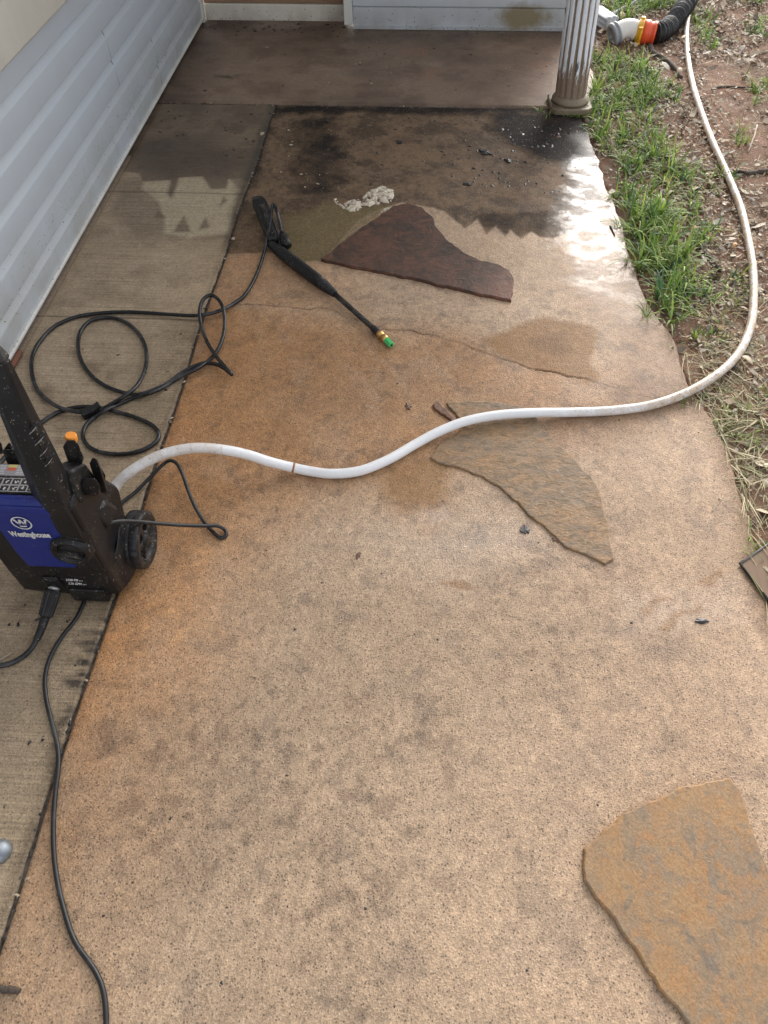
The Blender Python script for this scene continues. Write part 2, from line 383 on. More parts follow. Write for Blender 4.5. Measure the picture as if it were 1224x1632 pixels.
    C = lerpc(C, am*0.75, (0.255, 0.132, 0.046))
    mud = region(x, y, [(1010,590),(1090,600),(1110,650),(1060,655),(940,668),(880,668),(960,640)], 0.03, 0.03, 12, 30); C = mulc(C, mud*0.55, (0.55, 0.48, 0.42))
    md2 = region(x, y, [(840,660),(960,656),(1010,690),(950,725),(880,700)], 0.05, 0.05, 8, 35); C = mulc(C, md2*0.5, (0.62, 0.60, 0.58))
    # puddle stain bottom right and rust along the edge
    for pp in ([(1085,975),(1110,960),(1118,968),(1080,990),(1060,1010),(1045,1002),(1060,985)], [(1010,970),(1050,955),(1080,958),(1050,968),(1020,985)], [(1110,925),(1140,920),(1150,905),(1152,918),(1130,935)], [(700,930),(735,925),(760,935),(730,945)]):
        C = lerpc(C, region(x, y, pp, 0.006, 0.02, 22, 51)*0.85, (0.27, 0.150, 0.07))
    edge = np.clip(1-(edge_x(y)-x)/0.06, 0, 1); C = mulc(C, edge*(0.35+0.65*f2), (0.50, 0.42, 0.34))
    jt = np.clip(1-(x-JX)/0.035, 0, 1); C = mulc(C, jt*f2*1.2, (0.50, 0.46, 0.42))
    C = mulc(C, np.clip(1-pline(x, y, CRACK)/0.012, 0, 1)*0.35, (0.5, 0.45, 0.4))
    # light spill of old lime at the crack and of foam dust
    lm = region(x, y, [(376,478),(440,484),(500,486),(560,505),(555,512),(490,500),(430,492),(380,490)], 0.012, 0.02, 30, 52); C = lerpc(C, lm*0.25, (0.42, 0.32, 0.22))
    tan = region(x, y, [(694,338),(729,366),(760,376),(790,386),(843,394),(900,390),(880,440),(830,435),(740,400),(700,360)], 0.02, 0.01, 16, 53); C = lerpc(C, tan*0.5, (0.40, 0.275, 0.165))
    # wetness
    sheen = region(x, y, [(925,215),(950,205),(1010,360),(1080,510),(1130,640),(1050,655),(1000,622),(975,560),(945,500),(910,440),(888,400),(898,340),(910,270)], 0.05, 0.06, 8, 40)
    pud = np.clip(sheen*(0.08+0.95*np.clip((fbm(x, y*1.6, 20, 5, 47)-0.42)*6, 0, 1)), 0, 1)*np.clip((y-1.85)/0.8, 0.04, 1)*np.clip((3.14-y)/0.12, 0.12, 1)
    wet = np.where(dark > 0.3, 0.12+0.10*f2, wet); wet = np.where(blk*dark > 0.3, 0.02, wet); wet = np.maximum(wet, 0.60*sheen*np.clip((y-1.3)/1.0, 0.45, 1))
    nearp = region(x, y, [(560,800),(680,812),(715,803),(830,840),(900,880),(760,950),(560,900),(430,850)], 0.15, 0.08, 4, 42)
    wet = np.maximum(wet, nearp*0.75); pud = np.maximum(pud, nearp*0.25)
    p3 = region(x, y, [(665,818),(712,806),(722,830),(690,840)], 0.02, 0.02, 14, 43); pud = np.maximum(pud, p3*0.9); wet = np.maximum(wet, p3)
    wet = np.maximum(wet, region(x, y, [(960,940),(1180,900),(1200,1000),(1000,1040)], 0.1, 0.08, 5, 44)*0.65)
    C = mulc(C, sheen*0.5, (0.62, 0.56, 0.52))
    return np.clip(C, 0.01, 1), np.clip(wet, 0, 1), np.clip(pud, 0, 1), grit*(1+0.15*dark)*(1-0.15*sheen)
def paint_strip(x, y):
    sh = x.shape; f1 = fbm(x, y, 3.0, 5, 71); f2 = fbm(x, y, 14, 5, 72); st = fbm(x*0.35, y*3, 6, 5, 73)
    C = np.ones(sh+(3,))*np.array((0.400, 0.300, 0.196))
    C = lerpc(C, np.clip((x+0.95)/0.25, 0, 1)*0.4, (0.31, 0.22, 0.125))
    C = C*(0.72+0.56*f1)[..., None]*(0.85+0.3*st)[..., None]
    C = mulc(C, np.clip((f2-0.5)*4, 0, 1)*0.55, (0.62, 0.62, 0.60))
    C = mulc(C, np.clip(1-(y-0.2)/0.9, 0, 1)*0.25, (0.85, 0.92, 1.0))
    dark = region(x, y, [(100,100),(460,100),(430,300),(395,284),(364,285),(361,300),(336,301),(322,281),(285,283),(280,300),(272,317),(266,309),(271,287),(227,289),(222,276),(150,270)], 0.006, 0.003, 30, 74)
    fade = np.clip((y-2.62)/0.25, 0, 1)
    C = lerpc(C, dark*np.clip(0.55+0.6*f1, 0, 1), (0.140, 0.098, 0.060))
    C = mulc(C, dark*np.clip((f2-0.42)*4, 0, 1)*0.6, (0.50, 0.46, 0.44))
    dd = region(x, y, [(215,225),(330,215),(380,250),(372,284),(330,280),(280,285),(265,300),(230,275)], 0.06, 0.05, 9, 75); C = lerpc(C, dd*dark*0.6, (0.065, 0.043, 0.030))
    halo = region(x, y, [(190,285),(385,285),(388,378),(205,380),(175,330)], 0.03, 0.03, 12, 81); C = lerpc(C, halo*0.55, (0.175, 0.132, 0.086))
    clean = region(x, y, [(228,290),(271,288),(266,310),(272,318),(280,301),(286,284),(322,282),(336,302),(361,301),(365,286),(384,300),(372,330),(366,372),(300,378),(262,372),(262,347),(250,318),(225,300)], 0.008, 0.005, 24, 76)
    C = lerpc(C, clean*0.92, np.array((0.46, 0.37, 0.245)))
    for tri in ([(253,334),(245,348),(263,348)], [(293,343),(276,370),(304,370)], [(328,345),(317,366),(335,362)], [(356,312),(350,330),(362,320)]):
        C = lerpc(C, region(x, y, tri, 0.006, 0.003, 30, 77)*0.8, (0.165, 0.122, 0.078))
    jd = region(x, y, [(380,290),(440,150),(440,300),(400,420),(365,385),(372,330)], 0.02, 0.02, 16, 78); C = lerpc(C, jd*0.75, (0.060, 0.050, 0.035))
    # black grime fingers next to the joint under the machine
    fing = region(x, y, [(150,985),(178,975),(150,1060),(100,1195),(84,1180),(110,1090),(95,1060),(130,1030)], 0.02, 0.05, 20, 79)
    fn = np.clip((fbm(x*1.0, y*6, 12, 4, 80)-0.42)*5, 0, 1); C = lerpc(C, np.clip(fing*fn, 0, 1)*0.9, (0.03, 0.024, 0.02))
    C = mulc(C, np.clip(1-(JX-x)/0.03, 0, 1)*(0.4+0.6*f2), (0.40, 0.38, 0.36))
    wl = np.clip((-1.222-x)/0.008, 0, 1); C = lerpc(C, wl*0.7*(y < 3.0), (0.34, 0.255, 0.185)); C = mulc(C, np.clip(1-np.abs(x+1.2235)/0.003, 0, 1)*0.7, (0.3, 0.25, 0.2))
    for yy in (1.905, 2.703): C = mulc(C, np.clip(1-np.abs(y-yy-0.004*(f1-.5)*4)/0.006, 0, 1)*0.85, (0.25, 0.22, 0.2))
    for a_, b_ in (((70,620),(95,700)), ((110,560),(165,600)), ((30,975),(60,990)), ((20,1010),(70,1030))):
        p0 = G(*a_); p1 = G(*b_); C = mulc(C, np.clip(1-pline(x, y, [p0, p1])/0.04, 0, 1)*np.clip((f2-0.4)*5, 0, 1)*0.7, (0.5, 0.45, 0.42))
    wet = 0.22+0.35*dark+0.2*f1; return np.clip(C, 0.01, 1), np.clip(wet, 0, 1), np.zeros(sh), 0.75-0.25*dark
def paint_back(x, y):
    sh = x.shape; f1 = fbm(x, y, 2.2, 5, 91); f2 = fbm(x, y, 12, 5, 92)
    C = np.ones(sh+(3,))*np.array((0.225, 0.153, 0.102)); C = C*(0.55+0.9*f1)[..., None]
    C = mulc(C, np.clip((f2-0.45)*4, 0, 1)*0.55, (0.55, 0.5, 0.5))
    C = lerpc(C, np.clip((x-0.1)/0.6, 0, 1)*0.5*f1*1.4, (0.27, 0.155, 0.092))
    C = mulc(C, np.clip((fbm(x*0.6, y, 5, 5, 95)-0.5)*6, 0, 1)*0.45, (0.55, 0.55, 0.56)); C = lerpc(C, np.clip((fbm(x*0.5, y, 9, 5, 96)-0.58)*7, 0, 1)*0.35, (0.30, 0.22, 0.155))
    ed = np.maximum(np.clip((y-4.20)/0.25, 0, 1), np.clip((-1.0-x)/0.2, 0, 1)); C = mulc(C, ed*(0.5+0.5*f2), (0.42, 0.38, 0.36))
    C = lerpc(C, region(x, y, [(420,36),(470,38),(475,48),(400,46)], 0.03, 0.04, 14, 93)*0.6, (0.28, 0.22, 0.17))
    for pp in ([(845,100),(885,100),(885,112),(850,112)], [(640,80),(680,82),(680,92),(640,90)], [(680,110),(700,110),(690,130),(670,128)]):
        C = lerpc(C, region(x, y, pp, 0.02, 0.04, 14, 94)*0.5, (0.27, 0.14, 0.08))
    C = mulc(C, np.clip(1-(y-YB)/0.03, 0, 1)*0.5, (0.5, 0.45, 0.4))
    return np.clip(C, 0.01, 1), np.full(sh, 0.42)+0.2*(f1-.5), np.zeros(sh), np.full(sh, 0.35)

def slab(name, xl, xr, ys, nx, paint, mat, label_h=0.0, crack=None, thick=0.09):
    ys = np.asarray(ys); ny = len(ys); u = np.linspace(0, 1, nx)
    X = xl(ys)[:, None]*(1-u)[None] + xr(ys)[:, None]*u[None]; Y = np.repeat(ys[:, None], nx, 1)
    C, wet, pud, grit = paint(X, Y)
    Z = label_h + 0.0016*(fbm(X, Y, 5, 3, 5)-0.5) + 0.0010*(fbm(X, Y, 60, 3, 6)-0.5)
    dl = np.minimum(np.minimum(X-xl(ys)[:, None], xr(ys)[:, None]-X), np.minimum(Y-ys.min(), ys.max()-Y))
    Z = Z - 0.006*np.clip(1-dl/0.007, 0, 1)**2
    if crack is not None:
        d = pline(X + 0.010*(fbm(X, Y, 40, 4, 15)-0.5), Y + 0.012*(fbm(X, Y, 40, 4, 16)-0.5), crack)
        open_ = np.clip((fbm(X, Y, 9, 3, 17)-0.30)*4, 0.15, 1)
        k = np.clip(1-d/0.0032, 0, 1)*open_; Z = Z-0.006*k; C = mulc(C, np.clip(1-d/0.004, 0, 1)*open_*0.85, (0.25, 0.2, 0.17))
        side = np.clip(1-np.abs(d-0.006)/0.004, 0, 1); C = C*(1+0.15*side*open_)[..., None]
    nv = nx*ny; V = np.empty((nv, 3), np.float32); V[:, 0] = X.ravel(); V[:, 1] = Y.ravel(); V[:, 2] = Z.ravel()
    idx = np.arange(nv).reshape(ny, nx)
    F = np.stack([idx[:-1, :-1], idx[:-1, 1:], idx[1:, 1:], idx[1:, :-1]], -1).reshape(-1, 4)
    if ys[0] > ys[-1]: F = F[:, ::-1]
    ring = np.concatenate([idx[0, :-1], idx[:-1, -1], idx[-1, :0:-1], idx[:0:-1, 0]]); m_ = len(ring)
    V2 = V[ring].copy(); V2[:, 2] = label_h-thick; r2 = nv+np.arange(m_)
    SK = np.stack([ring, r2, np.roll(r2, -1), np.roll(ring, -1)], -1)
    if ys[0] > ys[-1]: SK = SK[:, ::-1]
    V = np.vstack([V, V2]); F = np.vstack([F, SK])
    me = bpy.data.meshes.new(name); me.vertices.add(len(V)); me.vertices.foreach_set('co', V.ravel())
    me.loops.add(F.size); me.loops.foreach_set('vertex_index', F.ravel().astype(np.int32))
    me.polygons.add(len(F)); me.polygons.foreach_set('loop_start', np.arange(0, F.size, 4, dtype=np.int32))
    me.update(calc_edges=True); me.polygons.foreach_set('use_smooth', np.ones(len(F), bool))
    ca = np.ones((len(V), 4), np.float32); ca[:nv, :3] = C.reshape(-1, 3); ca[nv:, :3] = C.reshape(-1, 3)[ring]*0.5
    sa = np.ones((len(V), 4), np.float32); sa[:nv, 0] = wet.ravel(); sa[:nv, 1] = grit.ravel(); sa[:nv, 2] = pud.ravel(); sa[nv:] = (0.3, 0.8, 0, 1)
    a = me.color_attributes.new('Col', 'FLOAT_COLOR', 'POINT'); a.data.foreach_set('color', ca.ravel())
    a = me.color_attributes.new('Sur', 'FLOAT_COLOR', 'POINT'); a.data.foreach_set('color', sa.ravel())
    me.materials.append(mat); o = bpy.data.objects.new(name, me); COL.objects.link(o)
    return tag(o, kind='structure')
def jx(y): return JX + 0.004*np.sin(y*2.1+0.5) + 0.003*np.sin(y*9)
g_ = 0.0026
ysm = [-0.8]
while ysm[-1] < YB-g_-0.001: ysm.append(min(ysm[-1]+(0.012 if ysm[-1] < 0 else 0.0035+0.0006*ysm[-1]), YB-g_))
slab('concrete_path', lambda y: jx(y)+g_, lambda y: edge_x(y)+0.030*(fbm(y, y*0+3.3, 9, 5, 55)-0.5), ysm, 560, paint_main, M_CONC, crack=CRACK)
ysl = [-0.8]
while ysl[-1] < YB-g_-0.001: ysl.append(min(ysl[-1]+(0.012 if ysl[-1] < 0 else 0.004+0.0006*ysl[-1]), YB-g_))
slab('concrete_strip_by_wall', lambda y: np.full_like(y, WX-0.004), lambda y: jx(y)-g_, ysl, 190, paint_strip, M_CONCB)
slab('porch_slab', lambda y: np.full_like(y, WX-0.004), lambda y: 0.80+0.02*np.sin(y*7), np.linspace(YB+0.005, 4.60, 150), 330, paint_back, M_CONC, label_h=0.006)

# ---------------------------------------------------------------- soil and the far lawn
m, t, b = new_mat('red_soil'); p = pos(t)
n1 = nz(t, p, 3.5, 5, 0.6); n2 = nz(t, p, 60, 5, 0.7); n3 = nz(t, p, 300, 3)
c = mixc(t, ramp(t, n1, [(0.40, 0), (0.62, 1)]), (0.225, 0.100, 0.048), (0.160, 0.088, 0.050))
c = mixc(t, ramp(t, n2, [(0.35, 0), (0.7, 1)]), c, (0.26, 0.15, 0.095)); c = mixc(t, ramp(t, n3, [(0.5, 0), (0.8, 0.6)]), c, (0.07, 0.045, 0.03))
vl = vor(t, pos(t, 1, 1.6, 1), 150); sl = nd(t, 'ShaderNodeSeparateColor'); t.links.new(vl.outputs['Color'], sl.inputs[0])
chip = mth(t, 'MULTIPLY', mth(t, 'MULTIPLY', mth(t, 'GREATER_THAN', sl.outputs[0], 0.62), mth(t, 'LESS_THAN', vl.outputs['Distance'], 0.42)), ramp(t, nz(t, p, 5, 4), [(0.42, 0.15), (0.56, 1)]))
c = mixc(t, mth(t, 'MULTIPLY', chip, 0.85), c, mixc(t, sl.outputs[1], (0.20, 0.14, 0.09), (0.52, 0.43, 0.31)))
t.links.new(c, b.inputs['Base Color']); b.inputs['Roughness'].default_value = 0.9
bump(t, b, mth(t, 'ADD', nz(t, p, 130, 6, 0.7), mth(t, 'MULTIPLY', chip, 0.4)), 0.9, 0.006); M_SOIL = m
nx, ny = 300, 520; xs = np.linspace(0.55, 3.4, nx); ys = np.linspace(-0.9, 8.5, ny); X, Y = np.meshgrid(xs, ys)
def soil_z(x, y):
    x = np.asarray(x, float); y = np.asarray(y, float)
    z = -0.016 + 0.022*(fbm(x, y, 2.5, 3, 100)-0.5) + 0.014*(fbm(x, y, 14, 4, 101)-0.5)
    d = x-np.where(y < YB, edge_x(y), 0.8); return np.where(d < 0, -0.06, z + 0.012*np.clip(d/0.3, 0, 1))
Z = soil_z(X, Y) + 0.006*(fbm(X, Y, 45, 3, 102)-0.5)
idx = np.arange(nx*ny).reshape(ny, nx)
o = mk('soil_ground', np.stack([X, Y, Z], -1).reshape(-1, 3).tolist(), np.stack([idx[:-1, :-1], idx[:-1, 1:], idx[1:, 1:], idx[1:, :-1]], -1).reshape(-1, 4).tolist(), M_SOIL)
tag(o, kind='structure')
m, t, b = new_mat('far_ground'); p = pos(t)
c = mixc(t, ramp(t, nz(t, p, 1.2, 5), [(0.4, 0), (0.6, 1)]), (0.14, 0.08, 0.05), (0.06, 0.085, 0.03)); t.links.new(c, b.inputs['Base Color']); b.inputs['Roughness'].default_value = 0.95
bump(t, b, nz(t, p, 30, 5), 0.6, 0.03)
tag(mk('ground', [(-60, -60, -0.075), (60, -60, -0.075), (60, 60, -0.075), (-60, 60, -0.075)], [(0, 1, 2, 3)], m), kind='structure')
# dirt packed in the joints
m, t, b = new_mat('joint_dirt'); p = pos(t)
c = mixc(t, ramp(t, nz(t, p, 90, 4), [(0.4, 0), (0.7, 1)]), (0.022, 0.017, 0.013), (0.10, 0.075, 0.055)); t.links.new(c, b.inputs['Base Color']); b.inputs['Roughness'].default_value = 0.8
bump(t, b, nz(t, p, 200, 4), 1, 0.003); M_DIRT = m
vs = []; fs = []
yy = np.linspace(-0.8, YB, 200)
for i, y in enumerate(yy): xj = float(jx(y)); vs += [(xj-0.012, y, -0.007), (xj, y, -0.004+0.002*math.sin(y*70)), (xj+0.012, y, -0.007)]
for i in range(len(yy)-1): fs += [(3*i, 3*i+1, 3*i+4, 3*i+3), (3*i+1, 3*i+2, 3*i+5, 3*i+4)]
q = len(vs); xx = np.linspace(WX, 0.82, 150)
for i, x in enumerate(xx): vs += [(x, YB-0.012, -0.006), (x, YB, -0.0035+0.002*math.sin(x*60)), (x, YB+0.012, -0.006)]
for i in range(len(xx)-1): k = q+3*i; fs += [(k, k+3, k+4, k+1), (k+1, k+4, k+5, k+2)]
tag(mk('joint_dirt', vs, fs, M_DIRT), 'dark packed dirt filling the joints between the concrete slabs', kind='structure')

# ---------------------------------------------------------------- house walls
def paint(name, col, rough=0.5, dirt=(0.28, 0.24, 0.17), amount=0.5, zfade=0.35, speck=0.5, streak=True):
    m, t, b = new_mat(name); p = pos(t); g = nd(t, 'ShaderNodeSeparateXYZ'); t.links.new(p, g.inputs[0])
    low = mth(t, 'SUBTRACT', 1.0, mth(t, 'DIVIDE', g.outputs[2], zfade), True)
    n1 = nz(t, p, 6, 5, 0.6); n2 = nz(t, pos(t, 30, 30, 5), 1.0, 4, 0.6)
    d = mth(t, 'MULTIPLY', mth(t, 'ADD', mth(t, 'MULTIPLY', low, 0.9), 0.12), ramp(t, n1, [(0.35, 0.15), (0.7, 1)]))
    if streak: d = mth(t, 'MULTIPLY', d, mth(t, 'ADD', 0.5, n2))
    c = mixc(t, mth(t, 'MULTIPLY', d, amount, True), col, dirt)
    v = vor(t, p, 95); sc = nd(t, 'ShaderNodeSeparateColor'); t.links.new(v.outputs['Color'], sc.inputs[0])
    sp = mth(t, 'MULTIPLY', mth(t, 'LESS_THAN', v.outputs['Distance'], 0.26), mth(t, 'GREATER_THAN', mth(t, 'ADD', sc.outputs[0], mth(t, 'MULTIPLY', low, 0.22)), 1.03))
    c = mixc(t, mth(t, 'MULTIPLY', sp, speck), c, (0.05, 0.045, 0.04))
    ff = mth(t, 'MULTIPLY', ramp(t, nz(t, p, 240, 3, 0.6), [(0.60, 0), (0.66, 1)]), mth(t, 'MULTIPLY', low, ramp(t, nz(t, p, 9, 4), [(0.45, 0), (0.6, 1)])))
    c = mixc(t, mth(t, 'MULTIPLY', ff, speck*0.7), c, (0.13, 0.11, 0.08))
    t.links.new(c, b.inputs['Base Color']); b.inputs['Roughness'].default_value = rough
    bump(t, b, mth(t, 'ADD', nz(t, p, 120, 4), mth(t, 'MULTIPLY', nz(t, p, 3, 2), 6.0)), 0.12, 0.0012); return m, t, b, c
M_SIDING = paint('grey_siding_vinyl', (0.47, 0.505, 0.545), 0.42, (0.30, 0.27, 0.20), 0.7, 0.30, 0.95)[0]
M_TRIM = paint('pale_trim', (0.66, 0.65, 0.61), 0.45, (0.20, 0.15, 0.11), 0.4, 0.2, 0.5)[0]
M_CREAM = paint('cream_panel_paint', (0.56, 0.52, 0.45), 0.6, (0.33, 0.29, 0.24), 0.35, 6.0, 0.0)[0]
m, t, b, c0 = paint('mould_stained_siding', (0.50, 0.52, 0.54), 0.5, (0.22, 0.19, 0.16), 0.7, 0.16, 1.0)
p = pos(t); vm = nd(t, 'ShaderNodeVectorMath', operation='DISTANCE'); mp = nd(t, 'ShaderNodeMapping'); mp.inputs['Scale'].default_value = (1, 0.2, 2.1)
g = nd(t, 'ShaderNodeNewGeometry'); t.links.new(g.outputs['Position'], mp.inputs['Vector']); t.links.new(mp.outputs[0], vm.inputs[0])
vm.inputs[1].default_value = (0.50, 4.42*0.2, 0.075*2.1)
k = mth(t, 'ADD', vm.outputs['Value'], mth(t, 'MULTIPLY', nz(t, p, 22, 5, 0.7), 0.16))
k = ramp(t, k, [(0.16, 1), (0.25, 0)])
c = mixc(t, mth(t, 'MULTIPLY', k, 0.85), c0, (0.20, 0.145, 0.055)); t.links.new(c, b.inputs['Base Color']); M_SIDING2 = m
m, t, b = new_mat('weathered_wood'); p = pos(t, 3, 3, 40); n = nz(t, p, 3, 5, 0.6)
t.links.new(mixc(t, n, (0.16, 0.085, 0.045), (0.36, 0.23, 0.14)), b.inputs['Base Color']); b.inputs['Roughness'].default_value = 0.8; bump(t, b, n, 0.5, 0.003); M_WOOD = m
m, t, b, c0 = paint('chipped_cream_paint', (0.68, 0.63, 0.54), 0.65, (0.22, 0.15, 0.10), 0.9, 0.10, 1.0)
p = pos(t); k = ramp(t, nz(t, p, 11, 5, 0.62), [(0.66, 0), (0.69, 1)]); c = mixc(t, k, c0, (0.17, 0.10, 0.07)); t.links.new(c, b.inputs['Base Color']); M_CHIP = m

hw = thing('house_wall', (WX, 2.0, 0), 'long grey lap siding house wall with cream panel above, along left side', 'house wall')
def extrude_y(name, prof, y0, y1, mat, parent, **k):
    n = len(prof); vs = [(x, y, z) for y in (y0, y1) for x, z in prof]
    fs = [(i, (i+1) % n, n+(i+1) % n, n+i) for i in range(n)] + [tuple(range(n-1, -1, -1)), tuple(range(n, 2*n))]
    bm = bmesh.new(); bv = [bm.verts.new(v) for v in vs]
    for f in fs: bm.faces.new([bv[i] for i in f])
    return from_bm(name, bm, mat, parent, **k)
prof = [(WX-0.03, 0.030), (WX+0.009, 0.030)]
butts = [0.127, 0.235, 0.336, 0.438, 0.544]
for i, z in enumerate(butts):
    prof += [(WX+0.016, z-0.036), (WX+0.0145, z-0.030), (WX-0.003, z-0.004), (WX-0.004, z-0.0005), (WX+0.0155, z), (WX+0.016, z+0.004)]
prof += [(WX+0.012, 0.616), (WX-0.03, 0.616)]
extrude_y('siding', prof, -0.9, 4.52, M_SIDING, hw, bevel=0.0012, seg=2)
extrude_y('bottom_trim', [(WX-0.02, 0.018), (WX+0.012, 0.016), (WX+0.020, 0.020), (WX+0.022, 0.027), (WX+0.018, 0.034), (WX-0.02, 0.034)], -0.9, 4.53, M_TRIM, hw, bevel=0.001, seg=2)
extrude_y('footing', [(WX-0.04, -0.08), (WX-0.006, -0.08), (WX-0.006, 0.017), (WX-0.04, 0.017)], -0.9, 4.5, M_DIRT, hw, smooth=False)
extrude_y('upper_panel', [(WX-0.03, 0.612), (WX+0.030, 0.612), (WX+0.036, 0.618), (WX+0.036, 0.74), (WX+0.034, 0.745), (WX+0.036, 0.75), (WX+0.036, 2.5), (WX-0.03, 2.5)], -0.9, 4.52, M_CREAM, hw, bevel=0.003)
box('corner_post', WX-0.01, WX+0.022, 4.515, 4.552, 0.0, 2.5, M_TRIM, hw, bevel=0.002)
for (px, py, z0, z1) in ((176, 92, 0.336, 0.438), (188, 131, 0.235, 0.336), (247, 84, 0.127, 0.235), (255, 118, 0.036, 0.127)):
    yy0 = onX(px, py, WX+0.013)[1]
    pts = [(WX+0.0160, yy0, z0+0.003), (WX+0.0152, yy0+0.003, z1-0.036), (WX+0.0020, yy0+0.010, z1-0.004)]
    if z0 < 0.1: pts[0] = (WX+0.0100, yy0, z0)
    tube('siding_seam', pts, 0.0009, M_DIRT, hw, sides=6)
hull('eave', boxpts(WX-0.3, WX+0.28, -0.9, 4.6, 2.5, 2.56), M_CREAM, hw, bevel=0.004)

bw = thing('back_wall', (-0.2, 4.5, 0), 'low grey panelled end wall with cream chipped footing behind the porch slab', 'end wall')
box('footing_board', -1.228, -0.447, 4.556, 4.60, 0.0, 0.083, M_CHIP, bw, bevel=0.004)
box('wooden_sill', -1.228, -0.447, 4.566, 4.61, 0.084, 0.15, M_WOOD, bw, bevel=0.004)
box('corner_trim', -0.449, -0.402, 4.425, 4.60, 0.03, 2.3, M_TRIM, bw, bevel=0.003)
pr = [(4.50, 0.012), (4.424, 0.012), (4.422, 0.030), (4.430, 0.032), (4.428, 0.110), (4.433, 0.114), (4.437, 0.118), (4.421, 0.120), (4.421, 0.230), (4.437, 0.233), (4.421, 0.236), (4.421, 2.3), (4.50, 2.3)]
n = len(pr); vs = [(x, y, z) for x in (-0.400, 0.80) for y, z in pr]
fs = [(i, (i+1) % n, n+(i+1) % n, n+i) for i in range(n)] + [tuple(range(n-1, -1, -1)), tuple(range(n, 2*n))]
bm = bmesh.new(); bv = [bm.verts.new(v) for v in vs]
for f in fs: bm.faces.new([bv[i] for i in f])
from_bm('siding_panel', bm, M_SIDING2, bw, bevel=0.0012, seg=2)
box('upper_wall', -1.228, -0.450, 4.58, 4.62, 0.151, 2.3, M_CREAM, bw, bevel=0.003)
for i in range(40):
    pass
pr_ = thing('porch_roof', (0, 4.0, 2.3), 'flat porch roof carried by the fluted post', 'porch roof')
box('soffit', -1.21, 0.90, 3.38, 4.70, 2.302, 2.33, M_CREAM, pr_, bevel=0.003)
box('fascia', -1.21, 0.93, 3.355, 3.378, 2.28, 2.45, M_TRIM, pr_, bevel=0.003)

# ---------------------------------------------------------------- fluted post
m, t, b = new_mat('peeling_post_paint'); p = pos(t); g = nd(t, 'ShaderNodeSeparateXYZ'); t.links.new(p, g.inputs[0])
a = nd(t, 'ShaderNodeAttribute'); a.attribute_name = 'Col'; sa = nd(t, 'ShaderNodeSeparateColor'); t.links.new(a.outputs['Color'], sa.inputs[0])
n1 = nz(t, pos(t, 60, 60, 14), 1.0, 6, 0.7); n2 = nz(t, p, 140, 4, 0.6)
low = mth(t, 'SUBTRACT', 1.0, mth(t, 'DIVIDE', g.outputs[2], 0.34), True)
k = mth(t, 'ADD', mth(t, 'ADD', sa.outputs[0], mth(t, 'MULTIPLY', low, 0.75)), mth(t, 'MULTIPLY', mth(t, 'SUBTRACT', n1, 0.5), 0.9))
k = ramp(t, k, [(0.48, 0), (0.56, 1)])
c = mixc(t, n2, (0.70, 0.73, 0.77), (0.82, 0.83, 0.85)); br = mixc(t, n2, (0.17, 0.115, 0.080), (0.32, 0.23, 0.165))
c = mixc(t, k, c, br); pv = ramp(t, nz(t, pos(t, 35, 35, 6), 1.0, 3), [(0.66, 0), (0.69, 1)]); c = mixc(t, mth(t, 'MULTIPLY', pv, 0.9), c, (0.05, 0.045, 0.06))
t.links.new(c, b.inputs['Base Color']); b.inputs['Roughness'].default_value = 0.6; bump(t, b, mth(t, 'SUBTRACT', n2, k), 0.5, 0.002); M_POST = m
M_BASE = paint('stained_base_paint', (0.28, 0.22, 0.145), 0.6, (0.08, 0.05, 0.03), 1.0, 0.12, 0.6)[0]
PXC, PYC = 0.655, 3.535
post = thing('porch_post', (PXC, PYC, 0), 'fluted round porch post with peeling white paint showing brown at slab corner', 'porch post')
vs = []; fs = []; cols = []; NA = 14*10; zs = [0.045, 0.055, 0.07] + list(np.linspace(0.09, 2.29, 60))
for z in zs:
    for k_ in range(NA):
        an = 2*math.pi*k_/NA; ph = (k_ % 10)/10.0
        gdep = 0 if ph < 0.52 else math.sin((ph-0.52)/0.48*math.pi)**0.6
        r = 0.0685 - 0.0075*gdep; x = PXC-0.05*z+r*math.cos(an+0.2); y = PYC+r*math.sin(an+0.2)
        vs.append((x, y, z)); cols.append((0.12+0.62*gdep, 0, 0, 1))
for i in range(len(zs)-1):
    for k_ in range(NA):
        k2 = (k_+1) % NA; fs.append((i*NA+k_, i*NA+k2, (i+1)*NA+k2, (i+1)*NA+k_))
mk('shaft', vs, fs, M_POST, post, cols=cols)
def lathe(name, cx, cy, prof, mat, parent, n=40, bevel=0.0, jit=0):
    vs = []; fs = []
    for r, z in prof:
        for k_ in range(n): an = 2*math.pi*k_/n; vs.append((cx+r*math.cos(an), cy+r*math.sin(an), z))
    for i in range(len(prof)-1):
        for k_ in range(n): k2 = (k_+1) % n; fs.append((i*n+k_, i*n+k2, (i+1)*n+k2, (i+1)*n+k_))
    fs.append(tuple(range(n-1, -1, -1))); fs.append(tuple((len(prof)-1)*n+k_ for k_ in range(n)))
    return mk(name, vs, fs, mat, parent, bevel=bevel)
lathe('base_ring', PXC, PYC, [(0.070, 0.026), (0.078, 0.028), (0.083, 0.033), (0.083, 0.039), (0.079, 0.046), (0.074, 0.052), (0.0695, 0.058), (0.060, 0.058)], M_BASE, post)
hull('plinth', [(PXC+sx*dx, PYC+sy*dy, z) for sx in (-1, 1) for sy in (-1, 1) for dx, dy in ((0.094, 0.070), (0.070, 0.094)) for z in (0.0, 0.027)], M_BASE, post, bevel=0.006)

